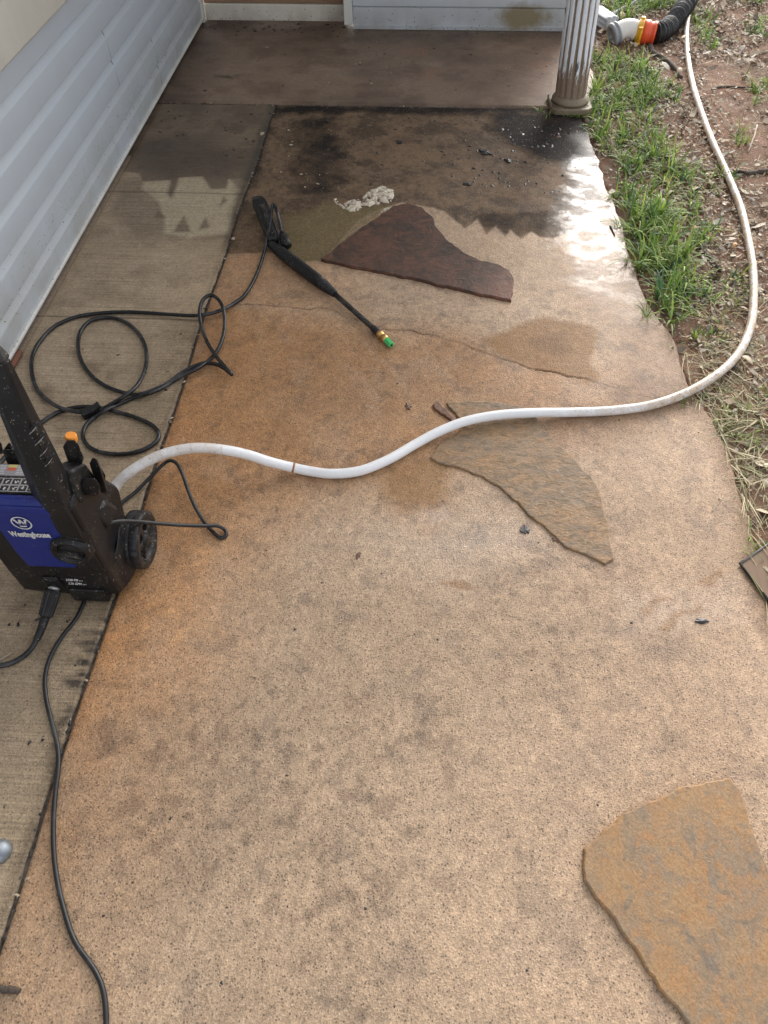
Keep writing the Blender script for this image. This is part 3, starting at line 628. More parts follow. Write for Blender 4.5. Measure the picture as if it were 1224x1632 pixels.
# ---------------------------------------------------------------- flagstones
def stone_mat(name, cols, scale=7, rough=0.45, stretch=(1, 1, 1), ripple=0.5, bscale=40, wetn=0.0):
    m, t, b = new_mat(name); p = pos(t, *stretch)
    n1 = nz(t, p, scale, 6, 0.65, 0.6); n2 = nz(t, p, scale*3.1, 6, 0.7, 1.0); n3 = nz(t, pos(t), 260, 4, 0.7)
    c = mixc(t, ramp(t, n1, [(0.38, 0), (0.60, 1)]), cols[0], cols[1])
    c = mixc(t, ramp(t, n2, [(0.45, 0), (0.68, 0.9)]), c, cols[2])
    c = mixc(t, ramp(t, nz(t, p, scale*1.7, 5, 0.6, 2.0), [(0.56, 0), (0.72, 0.85)]), c, cols[3])
    c = mixc(t, 0.6, c, mixc(t, 1.0, c, ramp(t, n3, [(0.3, 0.5), (0.7, 1.45)]), 'MULTIPLY'))
    t.links.new(c, b.inputs['Base Color']); t.links.new(mth(t, 'ADD', mth(t, 'MULTIPLY', n2, 0.3), rough-0.12), b.inputs['Roughness'])
    nb = bump(t, None, nz(t, p, bscale, 6, 0.65, 1.2), ripple, 0.008); bump(t, b, n3, 0.35, 0.001, chain=nb); return m
M_S1 = stone_mat('dark_red_sandstone', [(0.085, 0.036, 0.019), (0.034, 0.017, 0.010), (0.145, 0.060, 0.031), (0.014, 0.010, 0.007)], 5, 0.60, (1, 1, 1), 0.5, 18)
_t = M_S1.node_tree; _b = _t.nodes['Principled BSDF']; _c = _b.inputs['Base Color'].links[0].from_socket
_g = nd(_t, 'ShaderNodeSeparateXYZ'); _p = pos(_t); _t.links.new(_p, _g.inputs[0]); _e0 = G(745, 470); _e1 = G(812, 455)
_k = mth(_t, 'MULTIPLY', mth(_t, 'SUBTRACT', _g.outputs[0], float(_e0[0])), 5.0, True)
_k = mth(_t, 'MULTIPLY', _k, ramp(_t, mth(_t, 'ADD', nz(_t, _p, 12, 5, 0.7), mth(_t, 'MULTIPLY', mth(_t, 'SUBTRACT', float(_e1[1])+0.05, _g.outputs[1]), 1.4)), [(0.48, 0), (0.60, 1)]))
_t.links.new(mixc(_t, mth(_t, 'MULTIPLY', _k, 0.8), _c, (0.20, 0.082, 0.050)), _b.inputs['Base Color'])
M_S2 = stone_mat('olive_slate', [(0.285, 0.162, 0.070), (0.205, 0.138, 0.082), (0.095, 0.062, 0.024), (0.32, 0.160, 0.055)], 9, 0.58, (1, 1.9, 1), 0.45, 34)
M_S3 = stone_mat('ochre_slate', [(0.310, 0.188, 0.086), (0.230, 0.162, 0.100), (0.350, 0.172, 0.060), (0.140, 0.116, 0.088)], 8, 0.55, (1.3, 1, 1), 0.30, 45)
M_S4 = stone_mat('rusty_chip', [(0.14, 0.06, 0.03), (0.08, 0.035, 0.02), (0.2, 0.09, 0.04), (0.05, 0.03, 0.02)], 20, 0.5)
def flag(name, px, mat, label, cat, h=0.012, group=None, jit=0.0025, step=0.008, z0=-0.004):
    P = GS(px, h); B = []
    for i in range(len(P)):
        a_ = np.array(P[i][:2]); b_ = np.array(P[(i+1) % len(P)][:2]); L = np.linalg.norm(b_-a_); k_ = max(1, int(L/step)); nrm = np.array([b_[1]-a_[1], a_[0]-b_[0]])/(L+1e-9)
        for j in range(k_):
            q = a_+(b_-a_)*j/k_; e = jit*2*mnoise(Vector((q[0]*25, q[1]*25, 3.1))) + jit*mnoise(Vector((q[0]*90, q[1]*90, 7.7)))
            B.append(q+nrm*e)
    cx, cy = np.mean(B, 0); o = tagroot = None
    bm = bmesh.new()
    def ring(off, z, s):
        n = len(B); r = []
        for i in range(n):
            tn = B[(i+2) % n]-B[i-2]; tn = tn/(np.linalg.norm(tn)+1e-9); nn = np.array([tn[1], -tn[0]]); ar = 0.5*sum(B[j][0]*B[(j+1) % n][1]-B[(j+1) % n][0]*B[j][1] for j in (0,))
            q = B[i]-nn*off*SG; r.append(bm.verts.new((q[0], q[1], z+s*mnoise(Vector((q[0]*40, q[1]*40, z*50))))))
        return r
    area = 0.5*sum(B[j][0]*B[(j+1) % len(B)][1]-B[(j+1) % len(B)][0]*B[j][1] for j in range(len(B))); SG = 1 if area > 0 else -1
    R = [ring(-0.001, z0, 0), ring(-0.0005, h*0.55, 0.0015), ring(0.0005, h*0.82, 0.001), ring(0.003, h, 0.0008)]
    for a_, b_ in zip(R[:-1], R[1:]):
        for i in range(len(B)): j = (i+1) % len(B); bm.faces.new((a_[i], a_[j], b_[j], b_[i]))
    f = bm.faces.new(R[-1]); bmesh.ops.triangulate(bm, faces=[f]); 
    o = from_bm(name, bm, mat, None, smooth=False)
    sm = [abs(pl.normal.z) > 0.9 for pl in o.data.polygons]
    return tag(o, label, cat, group)
FG = 'flagstones set into the concrete path'
flag('flagstone', [(512,412),(535,394),(560,373),(600,346),(628,327),(650,323),(672,330),(690,345),(695,360),(712,381),(740,402),(765,414),(795,421),(813,430),(819,445),(815,478),(780,471),(740,462),(700,453),(650,441),(600,431),(560,423),(535,418)], M_S1, 'dark red wet flagstone with curved upper edge, beside the spray gun', 'flagstone', 0.011, FG)
flag('flagstone', [(712,642),(745,639),(800,641),(835,648),(852,662),(868,684),(890,708),(915,733),(950,768),(961,800),(966,830),(974,868),(978,892),(965,897),(930,885),(900,868),(880,851),(850,824),(820,797),(795,776),(770,760),(730,744),(696,736),(686,728),(700,706),(724,694),(742,680),(734,668)], M_S2, 'olive and amber rippled flagstone crossed by the white hose', 'flagstone', 0.0055, FG, jit=0.003)
flag('stone_fragment', [(690,645),(698,640),(704,645),(714,655),(726,668),(722,672),(712,664),(700,657)], M_S4, 'small rusty sliver of stone at the upper left corner of the olive flagstone', 'stone fragment', 0.007)
flag('flagstone', [(931,1352),(965,1322),(990,1303),(1010,1290),(1045,1272),(1075,1258),(1120,1248),(1165,1240),(1178,1258),(1186,1275),(1200,1320),(1214,1355),(1224,1385),(1250,1460),(1290,1600),(1240,1700),(1120,1660),(1075,1605),(1030,1542),(985,1472),(950,1430),(930,1402)], M_S3, 'large ochre and grey slate flagstone at the lower right corner', 'flagstone', 0.010, FG, jit=0.003)
m, t, b = new_mat('brown_board'); p = pos(t, 30, 4, 1); t.links.new(mixc(t, nz(t, p, 3, 5), (0.15, 0.09, 0.052), (0.23, 0.145, 0.085)), b.inputs['Base Color']); b.inputs['Roughness'].default_value = 0.7; M_BRD = m
e0 = G(1183, 893, 0.02); e1 = G(1262, 838, 0.02); e2 = G(1240, 966, 0.02)
d1 = (e1-e0); d2 = (e2-e0)
fp = thing('cover_plate', (e0[0], e0[1], 0), 'brown cover plate with thin black rim at the right edge of the path', 'cover plate')
corner = e0+d1+d2
hull('plate', [(q[0], q[1], z) for q in (e0, e0+d1, e0+d2, corner) for z in (0.001, 0.005)], M_BRD, fp, bevel=0.002)
tube('rim', [tuple(np.array(q)*[1, 1, 0]+[0, 0, 0.006]) for q in (e0+d2, e0, e0+d1)], 0.0032, M_CORD, fp, sides=8)
m, t, b = new_mat('red_rock'); p = pos(t); n = nz(t, p, 30, 6, .65); t.links.new(mixc(t, n, (0.11, 0.050, 0.032), (0.19, 0.09, 0.06)), b.inputs['Base Color']); b.inputs['Roughness'].default_value = 0.55; bump(t, b, n, 0.8, 0.006); M_RR = m

# ---------------------------------------------------------------- hoses
WH = [(178,790,0.10),(186,772,0.11),(205,754,0.125),(235,735,0.135),(270,721,0.14),(310,714,0.135),(350,716,0.115),(392,724,0.085),(430,736,0.05),(462,744,0.025),(495,751,0.0145),(530,755,0.0145),(575,750,0.0145),(620,732,0.0145),(660,709,0.0145),(697,689,0.020),(740,672,0.0245),(790,662,0.0245),(845,658,0.022),(915,657,0.0145),(980,654,0.0145),(1040,645,0.0145),(1098,624,0.016),(1148,593,0.014),(1179,560,0.010),(1196,520,0.008),(1201,480,0.008),(1200,430,0.008),(1192,380,0.008),(1180,330,0.008),(1160,280,0.008),(1135,225,0.008),(1118,180,0.008),(1104,135,0.008),(1096,90,0.008),(1094,50,0.008),(1098,18,0.01),(1106,-10,0.01),(1120,-60,0.01)]
wp = spline([tuple(G(*p_)) for p_ in WH], 8)
whose = thing('garden_hose', tuple(wp[200]), 'white garden hose curving from the machine across the path onto the soil', 'garden hose')
tube('hose', wp, 0.0132, M_WHOSE, whose, sides=18)
q0 = Vector(wp[0]); q1 = Vector(wp[4]); dd = (q1-q0).normalized()
tube('hose_fitting', [q0-dd*0.05, q0-dd*0.004, q0, q0+dd*0.012], lambda i, a_: [0.019, 0.019, 0.017, 0.014][i], M_BLACK, whose, sides=16)
m, t, b = new_mat('mud_smear'); t.links.new(mixc(t, nz(t, pos(t), 200, 4), (0.42, 0.17, 0.07), (0.25, 0.10, 0.05)), b.inputs['Base Color']); M_MUD = m
i0 = min(range(len(wp)), key=lambda i: np.linalg.norm(np.array(wp[i])-G(467, 745, 0.022)))
pa = spline([wp[i0-1], wp[i0], wp[i0+1]], 2)
tube('mud_smear', [tuple(np.array(wp[i0])*(1-s_)+np.array(wp[i0+1])*s_) for s_ in (0, 0.2, 0.5, 0.8)], lambda i, a_: 0.0134, M_MUD, whose, sides=18)

BH = [(450,376,0.045),(447,362,0.066),(443,343,0.090),(439,330,0.100),(435.5,325.5,0.104),(433.5,331,0.098),(431,350,0.075),(428,368,0.052),(424,387,0.032),(418,412,0.016),(407,442,0.008),(392,468,0.0075),(377,481,0.0075),(349,496,0.019),(315,503,0.019),(268,501,0.010),(206,497,0.0075),(160,499,0.0075),(122.5,504.6,0.0075),(88,519,0.0075),(65,542,0.0075),(52.6,564,0.0075),(50,586,0.0075),(55.7,614,0.0075),(71,634,0.0085),(94.5,649.6,0.019),(116,655,0.020),(135,657.5,0.012),(150,656,0.012),(165,651,0.010),(181,642,0.020),(200,630,0.031),(219,614,0.026),(231,589,0.010),(233.6,564,0.0075),(226.5,539,0.0075),(209,519,0.0075),(187.6,508,0.0075),(166,506,0.0075),(144,511,0.0075),(128.7,527,0.0075),(124,548.7,0.0075),(128.7,573.5,0.0075),(144,597,0.0075),(166,614,0.0075),(194,625,0.010),(219,629,0.012),(243.5,622,0.0075),(268,611,0.0075),(287,596,0.0075),(309,584,0.010),(327,578.5,0.012),(346,581,0.014),(360,589,0.016),(369,597,0.022),(366,593,0.030),(357,583,0.030),(349,573.5,0.028),(333.5,552,0.020),(323,527,0.02),(318,502,0.034),(321,482,0.045),(331,471.5,0.05),(343,472.6,0.05),(354,486.6,0.045),(358,508,0.034),(356.5,533,0.024),(347,558,0.016),(333.6,574,0.010),(312,589,0.022),(287,600,0.0075),(262,616,0.0075),(240,626,0.020),(212.5,634,0.0075),(191,643.5,0.0075),(168,654,0.022),(152,664,0.010),(140,674,0.0075),(133,686,0.0075),(133,700,0.0075),(144,714,0.0075),(166,722,0.0075),(194,724,0.0075),(222,719,0.0075),(243,709,0.0075),(253,697,0.0075),(249,683,0.0075),(231,671,0.0075),(208,662.5,0.0075),(184.5,656,0.0075),(160,650,0.0075),(138,648,0.0075),(113,650.5,0.0075),(88,659,0.0075),(68,672,0.0075),(46,691,0.0075),(29,705,0.0075),(8,729,0.0075),(-20,760,0.0075),(-70,830,0.0075),(-110,920,0.0075),(-100,1010,0.0075),(-50,1062,0.0075),(0,1061,0.0075),(28,1052,0.008),(48,1036,0.012),(60,1016,0.020),(68,996,0.030),(74,978,0.043)]
bp = smooth_path(spline([tuple(G(*p_)) for p_ in BH], 6), 3)
ph = thing('pressure_hose', tuple(np.array(bp[60])*[1, 1, 0]), 'long black pressure hose lying in loops between the machine and the spray gun', 'pressure hose')
tube('hose', bp, 0.0060, M_HOSE, ph, sides=12)
c1 = G(72, 984, 0.036); c2 = G(86, 938, 0.064); c3 = G(90, 928, 0.072); c0_ = G(58, 1020, 0.018)
c1, c2, c3, c0_ = map(Vector, (c1, c2, c3, c0_))
tube('strain_relief', smooth_path(spline([c0_, G(66, 1002, 0.026), c1], 6), 1), lambda i, a_: 0.0078+0.0002*i, M_RUBBER, ph, sides=14)
N = 16; vs = []; fs = []; ringsz = [(0, 0.0105), (0.06, 0.0145), (0.55, 0.0165), (0.9, 0.0165), (0.94, 0.0150), (0.95, 0.0125)]
vs_, fs_ = [], []
ax = (c2-c1); tt_ = ax.normalized(); ua = tt_.cross(Vector((0, 0, 1))).normalized(); ub = ua.cross(tt_)
n_s = 48
for t_, r_ in ringsz:
    for k_ in range(n_s):
        an = 2*math.pi*k_/n_s; rr = r_*(1+0.06*(1 if (k_ % 4) < 2 else -1)*(1 if 0.05 < t_ < 0.93 else 0)); vs_.append(tuple(c1+ax*t_+ua*math.cos(an)*rr+ub*math.sin(an)*rr))
for i in range(len(ringsz)-1):
    for k_ in range(n_s): k2 = (k_+1) % n_s; fs_.append((i*n_s+k_, i*n_s+k2, (i+1)*n_s+k2, (i+1)*n_s+k_))
fs_.append(tuple(range(n_s-1, -1, -1))); fs_.append(tuple((len(ringsz)-1)*n_s+k_ for k_ in range(n_s)))
mk('connector_nut', vs_, fs_, M_RUBBER, ph, smooth=False)
tube('metal_collar', [c1+ax*0.93, c1+ax*1.10], 0.0125, M_STEEL, ph, sides=24)
cc = Vector(G(144, 656, 0.013)); ca_ = Vector((0.78, 0.62, 0)).normalized(); cb_ = Vector((-ca_.y, ca_.x, 0))
hull('hose_tie', [cc+ca_*a1*0.026+cb_*a2*0.014+Vector((0, 0, a3*0.011)) for a1 in (-1, 1) for a2 in (-1, 1) for a3 in (-1, 1)], M_BLACK, ph, bevel=0.004)
hull('hose_tie', [Vector(G(151, 650, 0.026))+ca_*a1*0.015+cb_*a2*0.012+Vector((0, 0, a3*0.004+a1*0.006)) for a1 in (-1, 1) for a2 in (-1, 1) for a3 in (-1, 1)], M_BLACK, ph, bevel=0.002)

PC = [tuple(onX(168, 836, -0.665)), tuple(G(186, 831, 0.190)), tuple(G(215, 831, 0.155)), tuple(G(250, 834, 0.115)), tuple(G(290, 837, 0.070)), tuple(G(325, 838, 0.035)), tuple(G(346, 838, 0.018)), tuple(G(359, 845, 0.008)), tuple(G(360, 854, 0.006)), tuple(G(351, 857, 0.006)), tuple(G(342, 850, 0.006)), tuple(G(327, 834, 0.012)), tuple(G(311, 808, 0.02)), tuple(G(300, 782, 0.030)), tuple(G(291, 756, 0.040)), tuple(G(282, 739, 0.045)), tuple(G(271, 734, 0.044)), tuple(G(259, 741, 0.035)), tuple(G(240, 760, 0.02)), tuple(G(215, 785, 0.008)), tuple(G(190, 805, 0.006)), tuple(G(170, 840, 0.006)), tuple(G(155, 900, 0.006)), tuple(G(138, 950, 0.006))] + [tuple(G(x_, y_, 0.0055)) for x_, y_ in ((130,968),(120,988),(100,1013),(82,1043),(72,1075),(73,1110),(82,1150),(92,1190),(93,1225),(88,1265),(85,1315),(86,1360),(91,1402),(102,1450),(119,1500),(147,1540),(162,1570),(168,1602),(169,1645),(165,1720),(150,1800))]
pc = thing('power_cord', PC[28], 'thin black power cord running down the left side of the path from the machine', 'power cord')
tube('cord', smooth_path(spline(PC, 7), 2), 0.0047, M_CORD, pc, sides=12)
q = Vector(PC[0]); tube('cord_grommet', [q-Vector((0.012, 0, 0)), q+Vector((0.0, 0, 0)), q+Vector((0.006, 0, 0))], lambda i, a_: [0.008, 0.008, 0.0062][i], M_GREYP, pc, sides=16)

# ---------------------------------------------------------------- spray gun
gun = thing('spray_gun', tuple(G(470, 415)), 'black spray gun with short lance, brass coupler and green tip on the path', 'spray gun')
def obox(name, a_, b_, w0, w1, h0, h1, mat, parent, bevel=0.004, **k):
    a_ = Vector(a_); b_ = Vector(b_); d = (b_-a_).normalized(); s = d.cross(Vector((0, 0, 1))).normalized(); u = s.cross(d)
    pts = [a_+s*sx*w0/2+u*su*h0/2 for sx in (-1, 1) for su in (-1, 1)]+[b_+s*sx*w1/2+u*su*h1/2 for sx in (-1, 1) for su in (-1, 1)]
    return hull(name, pts, mat, parent, bevel, **k)
ga = Vector(G(411, 322, 0.045)); gb = Vector(G(436, 386, 0.030))
obox('grip', ga, gb, 0.044, 0.036, 0.034, 0.034, M_BLACK, gun, 0.006)
obox('grip_end', ga+Vector((-0.010, 0.020, 0.0)), ga+Vector((0.004, -0.01, 0.0)), 0.030, 0.046, 0.026, 0.034, M_BLACK, gun, 0.006)
obox('grip_inset', ga.lerp(gb, 0.18)+Vector((0.006, 0, 0.016)), ga.lerp(gb, 0.9)+Vector((0.004, 0, 0.016)), 0.014, 0.016, 0.008, 0.008, M_GREYP if False else M_BLACKD, gun, 0.003)
tube('trigger_guard', smooth_path(spline([G(408,316,0.050), G(418,317,0.052), G(425,328,0.050), G(434,352,0.040), G(443,378,0.030), G(449,393,0.026)], 5), 1), 0.0085, M_BLACK, gun, sides=10)
obox('trigger', G(424, 345, 0.045), G(440, 384, 0.034), 0.012, 0.016, 0.012, 0.012, M_BLACK, gun, 0.003)
def axis_tube(name, a_, b_, prof, mat, parent, sides=28, smooth=True, bevel=0.0):
    a_ = Vector(a_); b_ = Vector(b_); d = (b_-a_); t_ = d.normalized(); s = t_.cross(Vector((0, 0, 1))).normalized(); u = s.cross(t_); vs = []; fs = []
    for q, r in prof:
        for k_ in range(sides): an = 2*math.pi*k_/sides; vs.append(tuple(a_+d*q+s*math.cos(an)*r+u*math.sin(an)*r))
    for i in range(len(prof)-1):
        for k_ in range(sides): k2 = (k_+1) % sides; fs.append((i*sides+k_, i*sides+k2, (i+1)*sides+k2, (i+1)*sides+k_))
    fs.append(tuple(range(sides-1, -1, -1))); fs.append(tuple((len(prof)-1)*sides+k_ for k_ in range(sides)))
    return mk(name, vs, fs, mat, parent, smooth=smooth, bevel=bevel)
b0 = G(429, 388, 0.026); b1 = G(514, 453, 0.024)
axis_tube('barrel', b0, b1, [(0, 0.006), (0.03, 0.014), (0.10, 0.017), (0.28, 0.0220), (0.5, 0.0225), (0.86, 0.0215), (0.97, 0.0200), (1, 0.0150)], M_BLACK, gun)
bt = G(534, 469, 0.019)
rib = []
for i in range(9): rib += [(i/9, 0.0200-0.0009*i), (i/9+0.06, 0.0198-0.0009*i), (i/9+0.062, 0.0158-0.0006*i), (i/9+0.105, 0.0158-0.0006*i)]
axis_tube('lance_boot', b1, bt, rib+[(1, 0.009)], M_RUBBER, gun)
l1 = G(604, 531, 0.013)
axis_tube('lance', bt, l1, [(-0.05, 0.0095), (0.4, 0.0088), (0.86, 0.0092), (0.88, 0.0115), (0.97, 0.0120), (1, 0.0100)], M_BLACKD, gun)
l2 = G(616, 542, 0.0125)
axis_tube('brass_coupler', l1, l2, [(-0.02, 0.0090), (0.0, 0.0112), (0.38, 0.0116), (0.42, 0.0095), (0.52, 0.0095), (0.56, 0.0116), (0.95, 0.0112), (1, 0.0095)], M_BRASS, gun)
nz_ = axis_tube('nozzle_tip', l2, G(624, 550, 0.012), [(-0.1, 0.0098), (0.0, 0.0112), (0.85, 0.0112), (1.0, 0.0090)], M_GREEN, gun, sides=6, smooth=False)
axis_tube('spray_orifice', G(623.6, 549.6, 0.012), G(624.8, 550.8, 0.012), [(0, 0.0035), (1, 0.0033)], M_BLACK, nz_, sides=14)
axis_tube('hose_connector', G(458, 393, 0.030), G(449, 370, 0.052), [(0, 0.0160), (0.2, 0.0170), (0.70, 0.0155), (0.73, 0.0130), (0.8, 0.0138), (1.0, 0.0085)], M_BLACK, gun)

# ---------------------------------------------------------------- pressure washer
pw = thing('pressure_washer', (-0.77, 0.92, 0), 'upright black and blue electric pressure washer on wheels at the left edge', 'pressure washer')
XL, XR = -0.888, -0.655
hull('body', [(x, y, z) for x in (XL, XR) for y, z in ((0.846, 0.04), (0.842, 0.12), (0.842, 0.355), (0.852, 0.368), (0.936, 0.372), (0.947, 0.27), (0.975, 0.14), (1.0, 0.035))] + [(x, y, 0.012) for x, y in ((XL+0.01, 0.86), (XR-0.05, 0.852), (XR-0.012, 0.885), (XR-0.01, 0.99), (XL+0.01, 0.99))], M_BLACK, pw, bevel=0.010)
hull('motor_housing', [(x, y, z) for x in (XL+0.02, XR-0.05) for y, z in ((0.93, 0.02), (1.07, 0.02), (1.10, 0.12), (1.05, 0.22), (0.93, 0.30))], M_BLACK, pw, bevel=0.02, seg=5)
hull('side_skirt', [(x, y, z) for x, y, z in ((-0.665, 0.86, 0.02), (-0.648, 0.885, 0.028), (-0.642, 0.95, 0.02), (-0.66, 0.985, 0.02), (-0.665, 0.86, 0.11), (-0.648, 0.90, 0.15), (-0.644, 0.955, 0.12), (-0.66, 0.975, 0.16))], M_BLACK, pw, bevel=0.006)
pn = hull('front_panel', [(x, y, z) for x0, x1, y, z in ((-0.828, -0.722, 0.8385, 0.148), (-0.832, -0.700, 0.8360, 0.20), (-0.834, -0.692, 0.8355, 0.352), (-0.834, -0.692, 0.842, 0.3655), (-0.834, -0.692, 0.850, 0.371), (-0.834, -0.692, 0.862, 0.370), (-0.828, -0.722, 0.860, 0.148)) for x in (x0, x1)], M_BLUE, pw, bevel=0.004)
lip = hull('panel_lip', [(x, y, z) for x in (-0.832, -0.697) for y, z in ((0.8345, 0.336), (0.8325, 0.345), (0.836, 0.362), (0.841, 0.36), (0.841, 0.336))], M_BLUE, pn, bevel=0.003)
def text_mesh(name, body, x0, x1, z0, z1, y, mat, parent, shear=0.0, off=0.02, depth=0.0008):
    cu = bpy.data.curves.new(name, 'FONT'); cu.body = body; cu.size = 1; cu.offset = off; cu.resolution_u = 4
    tmp = bpy.data.objects.new(name+'_tmp', cu); COL.objects.link(tmp); bpy.context.view_layer.update()
    me = tmp.evaluated_get(bpy.context.evaluated_depsgraph_get()).to_mesh()
    V = np.array([v.co[:] for v in me.vertices]); F = [list(p_.vertices) for p_ in me.polygons]
    tmp.to_mesh_clear(); bpy.data.objects.remove(tmp); bpy.data.curves.remove(cu)
    mn = V.min(0); mx = V.max(0); u = (V[:, 0]-mn[0])/(mx[0]-mn[0]); v = (V[:, 1]-mn[1])/(mx[1]-mn[1])
    vs = [(x0+(x1-x0)*a_+shear*(z1-z0)*b_, y, z0+(z1-z0)*b_) for a_, b_ in zip(u, v)]
    return mk(name, vs, F, mat, parent, smooth=False)
YP = 0.8338
text_mesh('lettering', 'Westinghouse', -0.814, -0.730, 0.260, 0.284, YP, M_INK, pn, off=0.045)
def ellipse_ring(name, cx, cz, rx, rz, wd, y, mat, parent, n=48):
    vs = []; fs = []
    for k_ in range(n):
        an = 2*math.pi*k_/n
        for s_ in (1, 1-wd): vs.append((cx+rx*s_*math.cos(an), y, cz+rz*s_*math.sin(an)))
    for k_ in range(n): k2 = (k_+1) % n; fs.append((2*k_, 2*k_+1, 2*k2+1, 2*k2))
    return mk(name, vs, fs, mat, parent, smooth=False)
em = ellipse_ring('emblem', -0.7735, 0.3125, 0.0205, 0.0205, 0.14, YP-0.0002, M_INK, pn)
def stroke(pts, wd, y, name, mat, parent):
    vs = []; fs = []
    for (x0, z0), (x1, z1) in zip(pts[:-1], pts[1:]):
        d = np.array([x1-x0, z1-z0]); L = np.linalg.norm(d); d /= L; nn = np.array([-d[1], d[0]])*wd/2; o = len(vs)
        for q in (np.array([x0, z0])-d*wd*.3-nn, np.array([x0, z0])-d*wd*.3+nn, np.array([x1, z1])+d*wd*.3+nn, np.array([x1, z1])+d*wd*.3-nn): vs.append((q[0], y, q[1]))
        fs.append((o, o+1, o+2, o+3))
    return mk(name, vs, fs, mat, parent, smooth=False)
cx, cz = -0.7735, 0.3125
stroke([(cx-0.011, cz+0.009), (cx-0.0055, cz-0.004), (cx, cz+0.009), (cx+0.0055, cz-0.004), (cx+0.011, cz+0.009)], 0.0044, YP-0.0002, 'emblem_letter', M_INK, pn)
for dx in (-0.011, 0, 0.011): ellipse_ring('emblem_dot', cx+dx, cz+0.0095, 0.0029, 0.0029, 0.99, YP-0.0005, M_INK, pn, 16)
stroke([(cx-0.006, cz-0.0105), (cx+0.006, cz-0.0105)], 0.0036, YP-0.0002, 'emblem_bar', M_INK, pn)
bd = pw
text_mesh('rating_lettering', '2100 PSI', -0.7655, -0.738, 0.0905, 0.1005, 0.8408, M_INK, bd, shear=0.35, off=0.04)
text_mesh('rating_lettering', 'MAX', -0.735, -0.726, 0.0915, 0.0955, 0.8408, M_INK, bd, shear=0.35)
text_mesh('rating_lettering', '1.76 GPM', -0.7640, -0.735, 0.0755, 0.0855, 0.8408, M_INK, bd, shear=0.35, off=0.04)
text_mesh('rating_lettering', 'MAX', -0.732, -0.723, 0.0765, 0.0805, 0.8408, M_INK, bd, shear=0.35)
# printed plate on top: picture grid in front, warning sticker behind
ZT = 0.3745
lab = hull('label_plate', [(x, y, z) for x in (-0.868, -0.69) for y, z in ((0.863, 0.3690), (0.934, 0.3725), (0.863, ZT-0.001), (0.934, ZT+0.001))], M_BLACKD, pw, bevel=0.001)
def top(name, x0, x1, y0, y1, mat, parent, dz=0.0, sh=0.0):
    z = lambda y: ZT-0.001+(y-0.863)/0.071*0.002+0.0006+dz
    return mk(name, [(x0, y0, z(y0)), (x1, y0, z(y0)), (x1+sh, y1, z(y1)), (x0+sh, y1, z(y1))], [(0, 1, 2, 3)], mat, parent, smooth=False)
def strokes_top(name, segs, wd, mat, parent, dz=0.0004):
    vs = []; fs = []
    for x0, y0, x1, y1 in segs:
        d = np.array([x1-x0, y1-y0]); L = np.linalg.norm(d); d /= L; nn = np.array([-d[1], d[0]])*wd/2; o = len(vs)
        for q in (np.array([x0, y0])-nn-d*wd/2, np.array([x1, y1])-nn+d*wd/2, np.array([x1, y1])+nn+d*wd/2, np.array([x0, y0])+nn-d*wd/2): vs.append((q[0], q[1], ZT-0.001+(q[1]-0.863)/0.071*0.002+0.0006+dz))
        fs.append((o, o+1, o+2, o+3))
    return mk(name, vs, fs, mat, parent, smooth=False)
st = top('warning_sticker', -0.866, -0.695, 0.9035, 0.9320, M_INKG, lab)
for x in (-0.862, -0.808, -0.757):
    top('sticker_header', x, x+0.018, 0.9245, 0.9315, M_INKY, st, 0.0004); top('sticker_header', x, x+0.018, 0.9165, 0.9238, M_INKR, st, 0.0004)
segs = []; rr = random.Random(3)
for cx0 in (-0.840, -0.787, -0.735):
    for r_ in range(6):
        y = 0.9290-r_*0.0042; x = cx0
        while x < cx0+0.026: L = rr.uniform(0.002, 0.006); segs.append((x, y, min(x+L, cx0+0.028), y)); x += L+0.002
[strokes_top('sticker_text', [q_ for q_ in segs if abs(q_[0]-c_x-.013) < .022], 0.0014, M_INK, st) for c_x in (-0.840, -0.787, -0.735)]
segs = []; gx = [-0.842+0.0182*i for i in range(9)]; gy = [0.8645, 0.8805, 0.8965]
for y0, y1 in ((gy[0], gy[1]-0.0012), (gy[1]+0.0006, gy[2])):
    for i in range(8):
        x0, x1 = gx[i]+0.0008, gx[i+1]-0.0008; segs += [(x0, y0, x1, y0), (x1, y0, x1, y1), (x1, y1, x0, y1), (x0, y1, x0, y0)]
strokes_top('picture_grid', segs, 0.0009, M_INK, lab)
segs = []
for i in range(8):
    for y0 in (gy[0], gy[1]+0.0006):
        cx0 = gx[i]+0.0091; cy0 = y0+0.0075
        for k_ in range(4):
            a_ = rr.uniform(0, 6.28); r_ = rr.uniform(0.0015, 0.0045); x_ = cx0+rr.uniform(-0.0025, 0.0025); y_ = cy0+rr.uniform(-0.0025, 0.0025)
            segs.append((x_, y_, x_+r_*math.cos(a_), y_+r_*math.sin(a_)))
strokes_top('picture_symbol', segs, 0.0019, M_INK, lab)
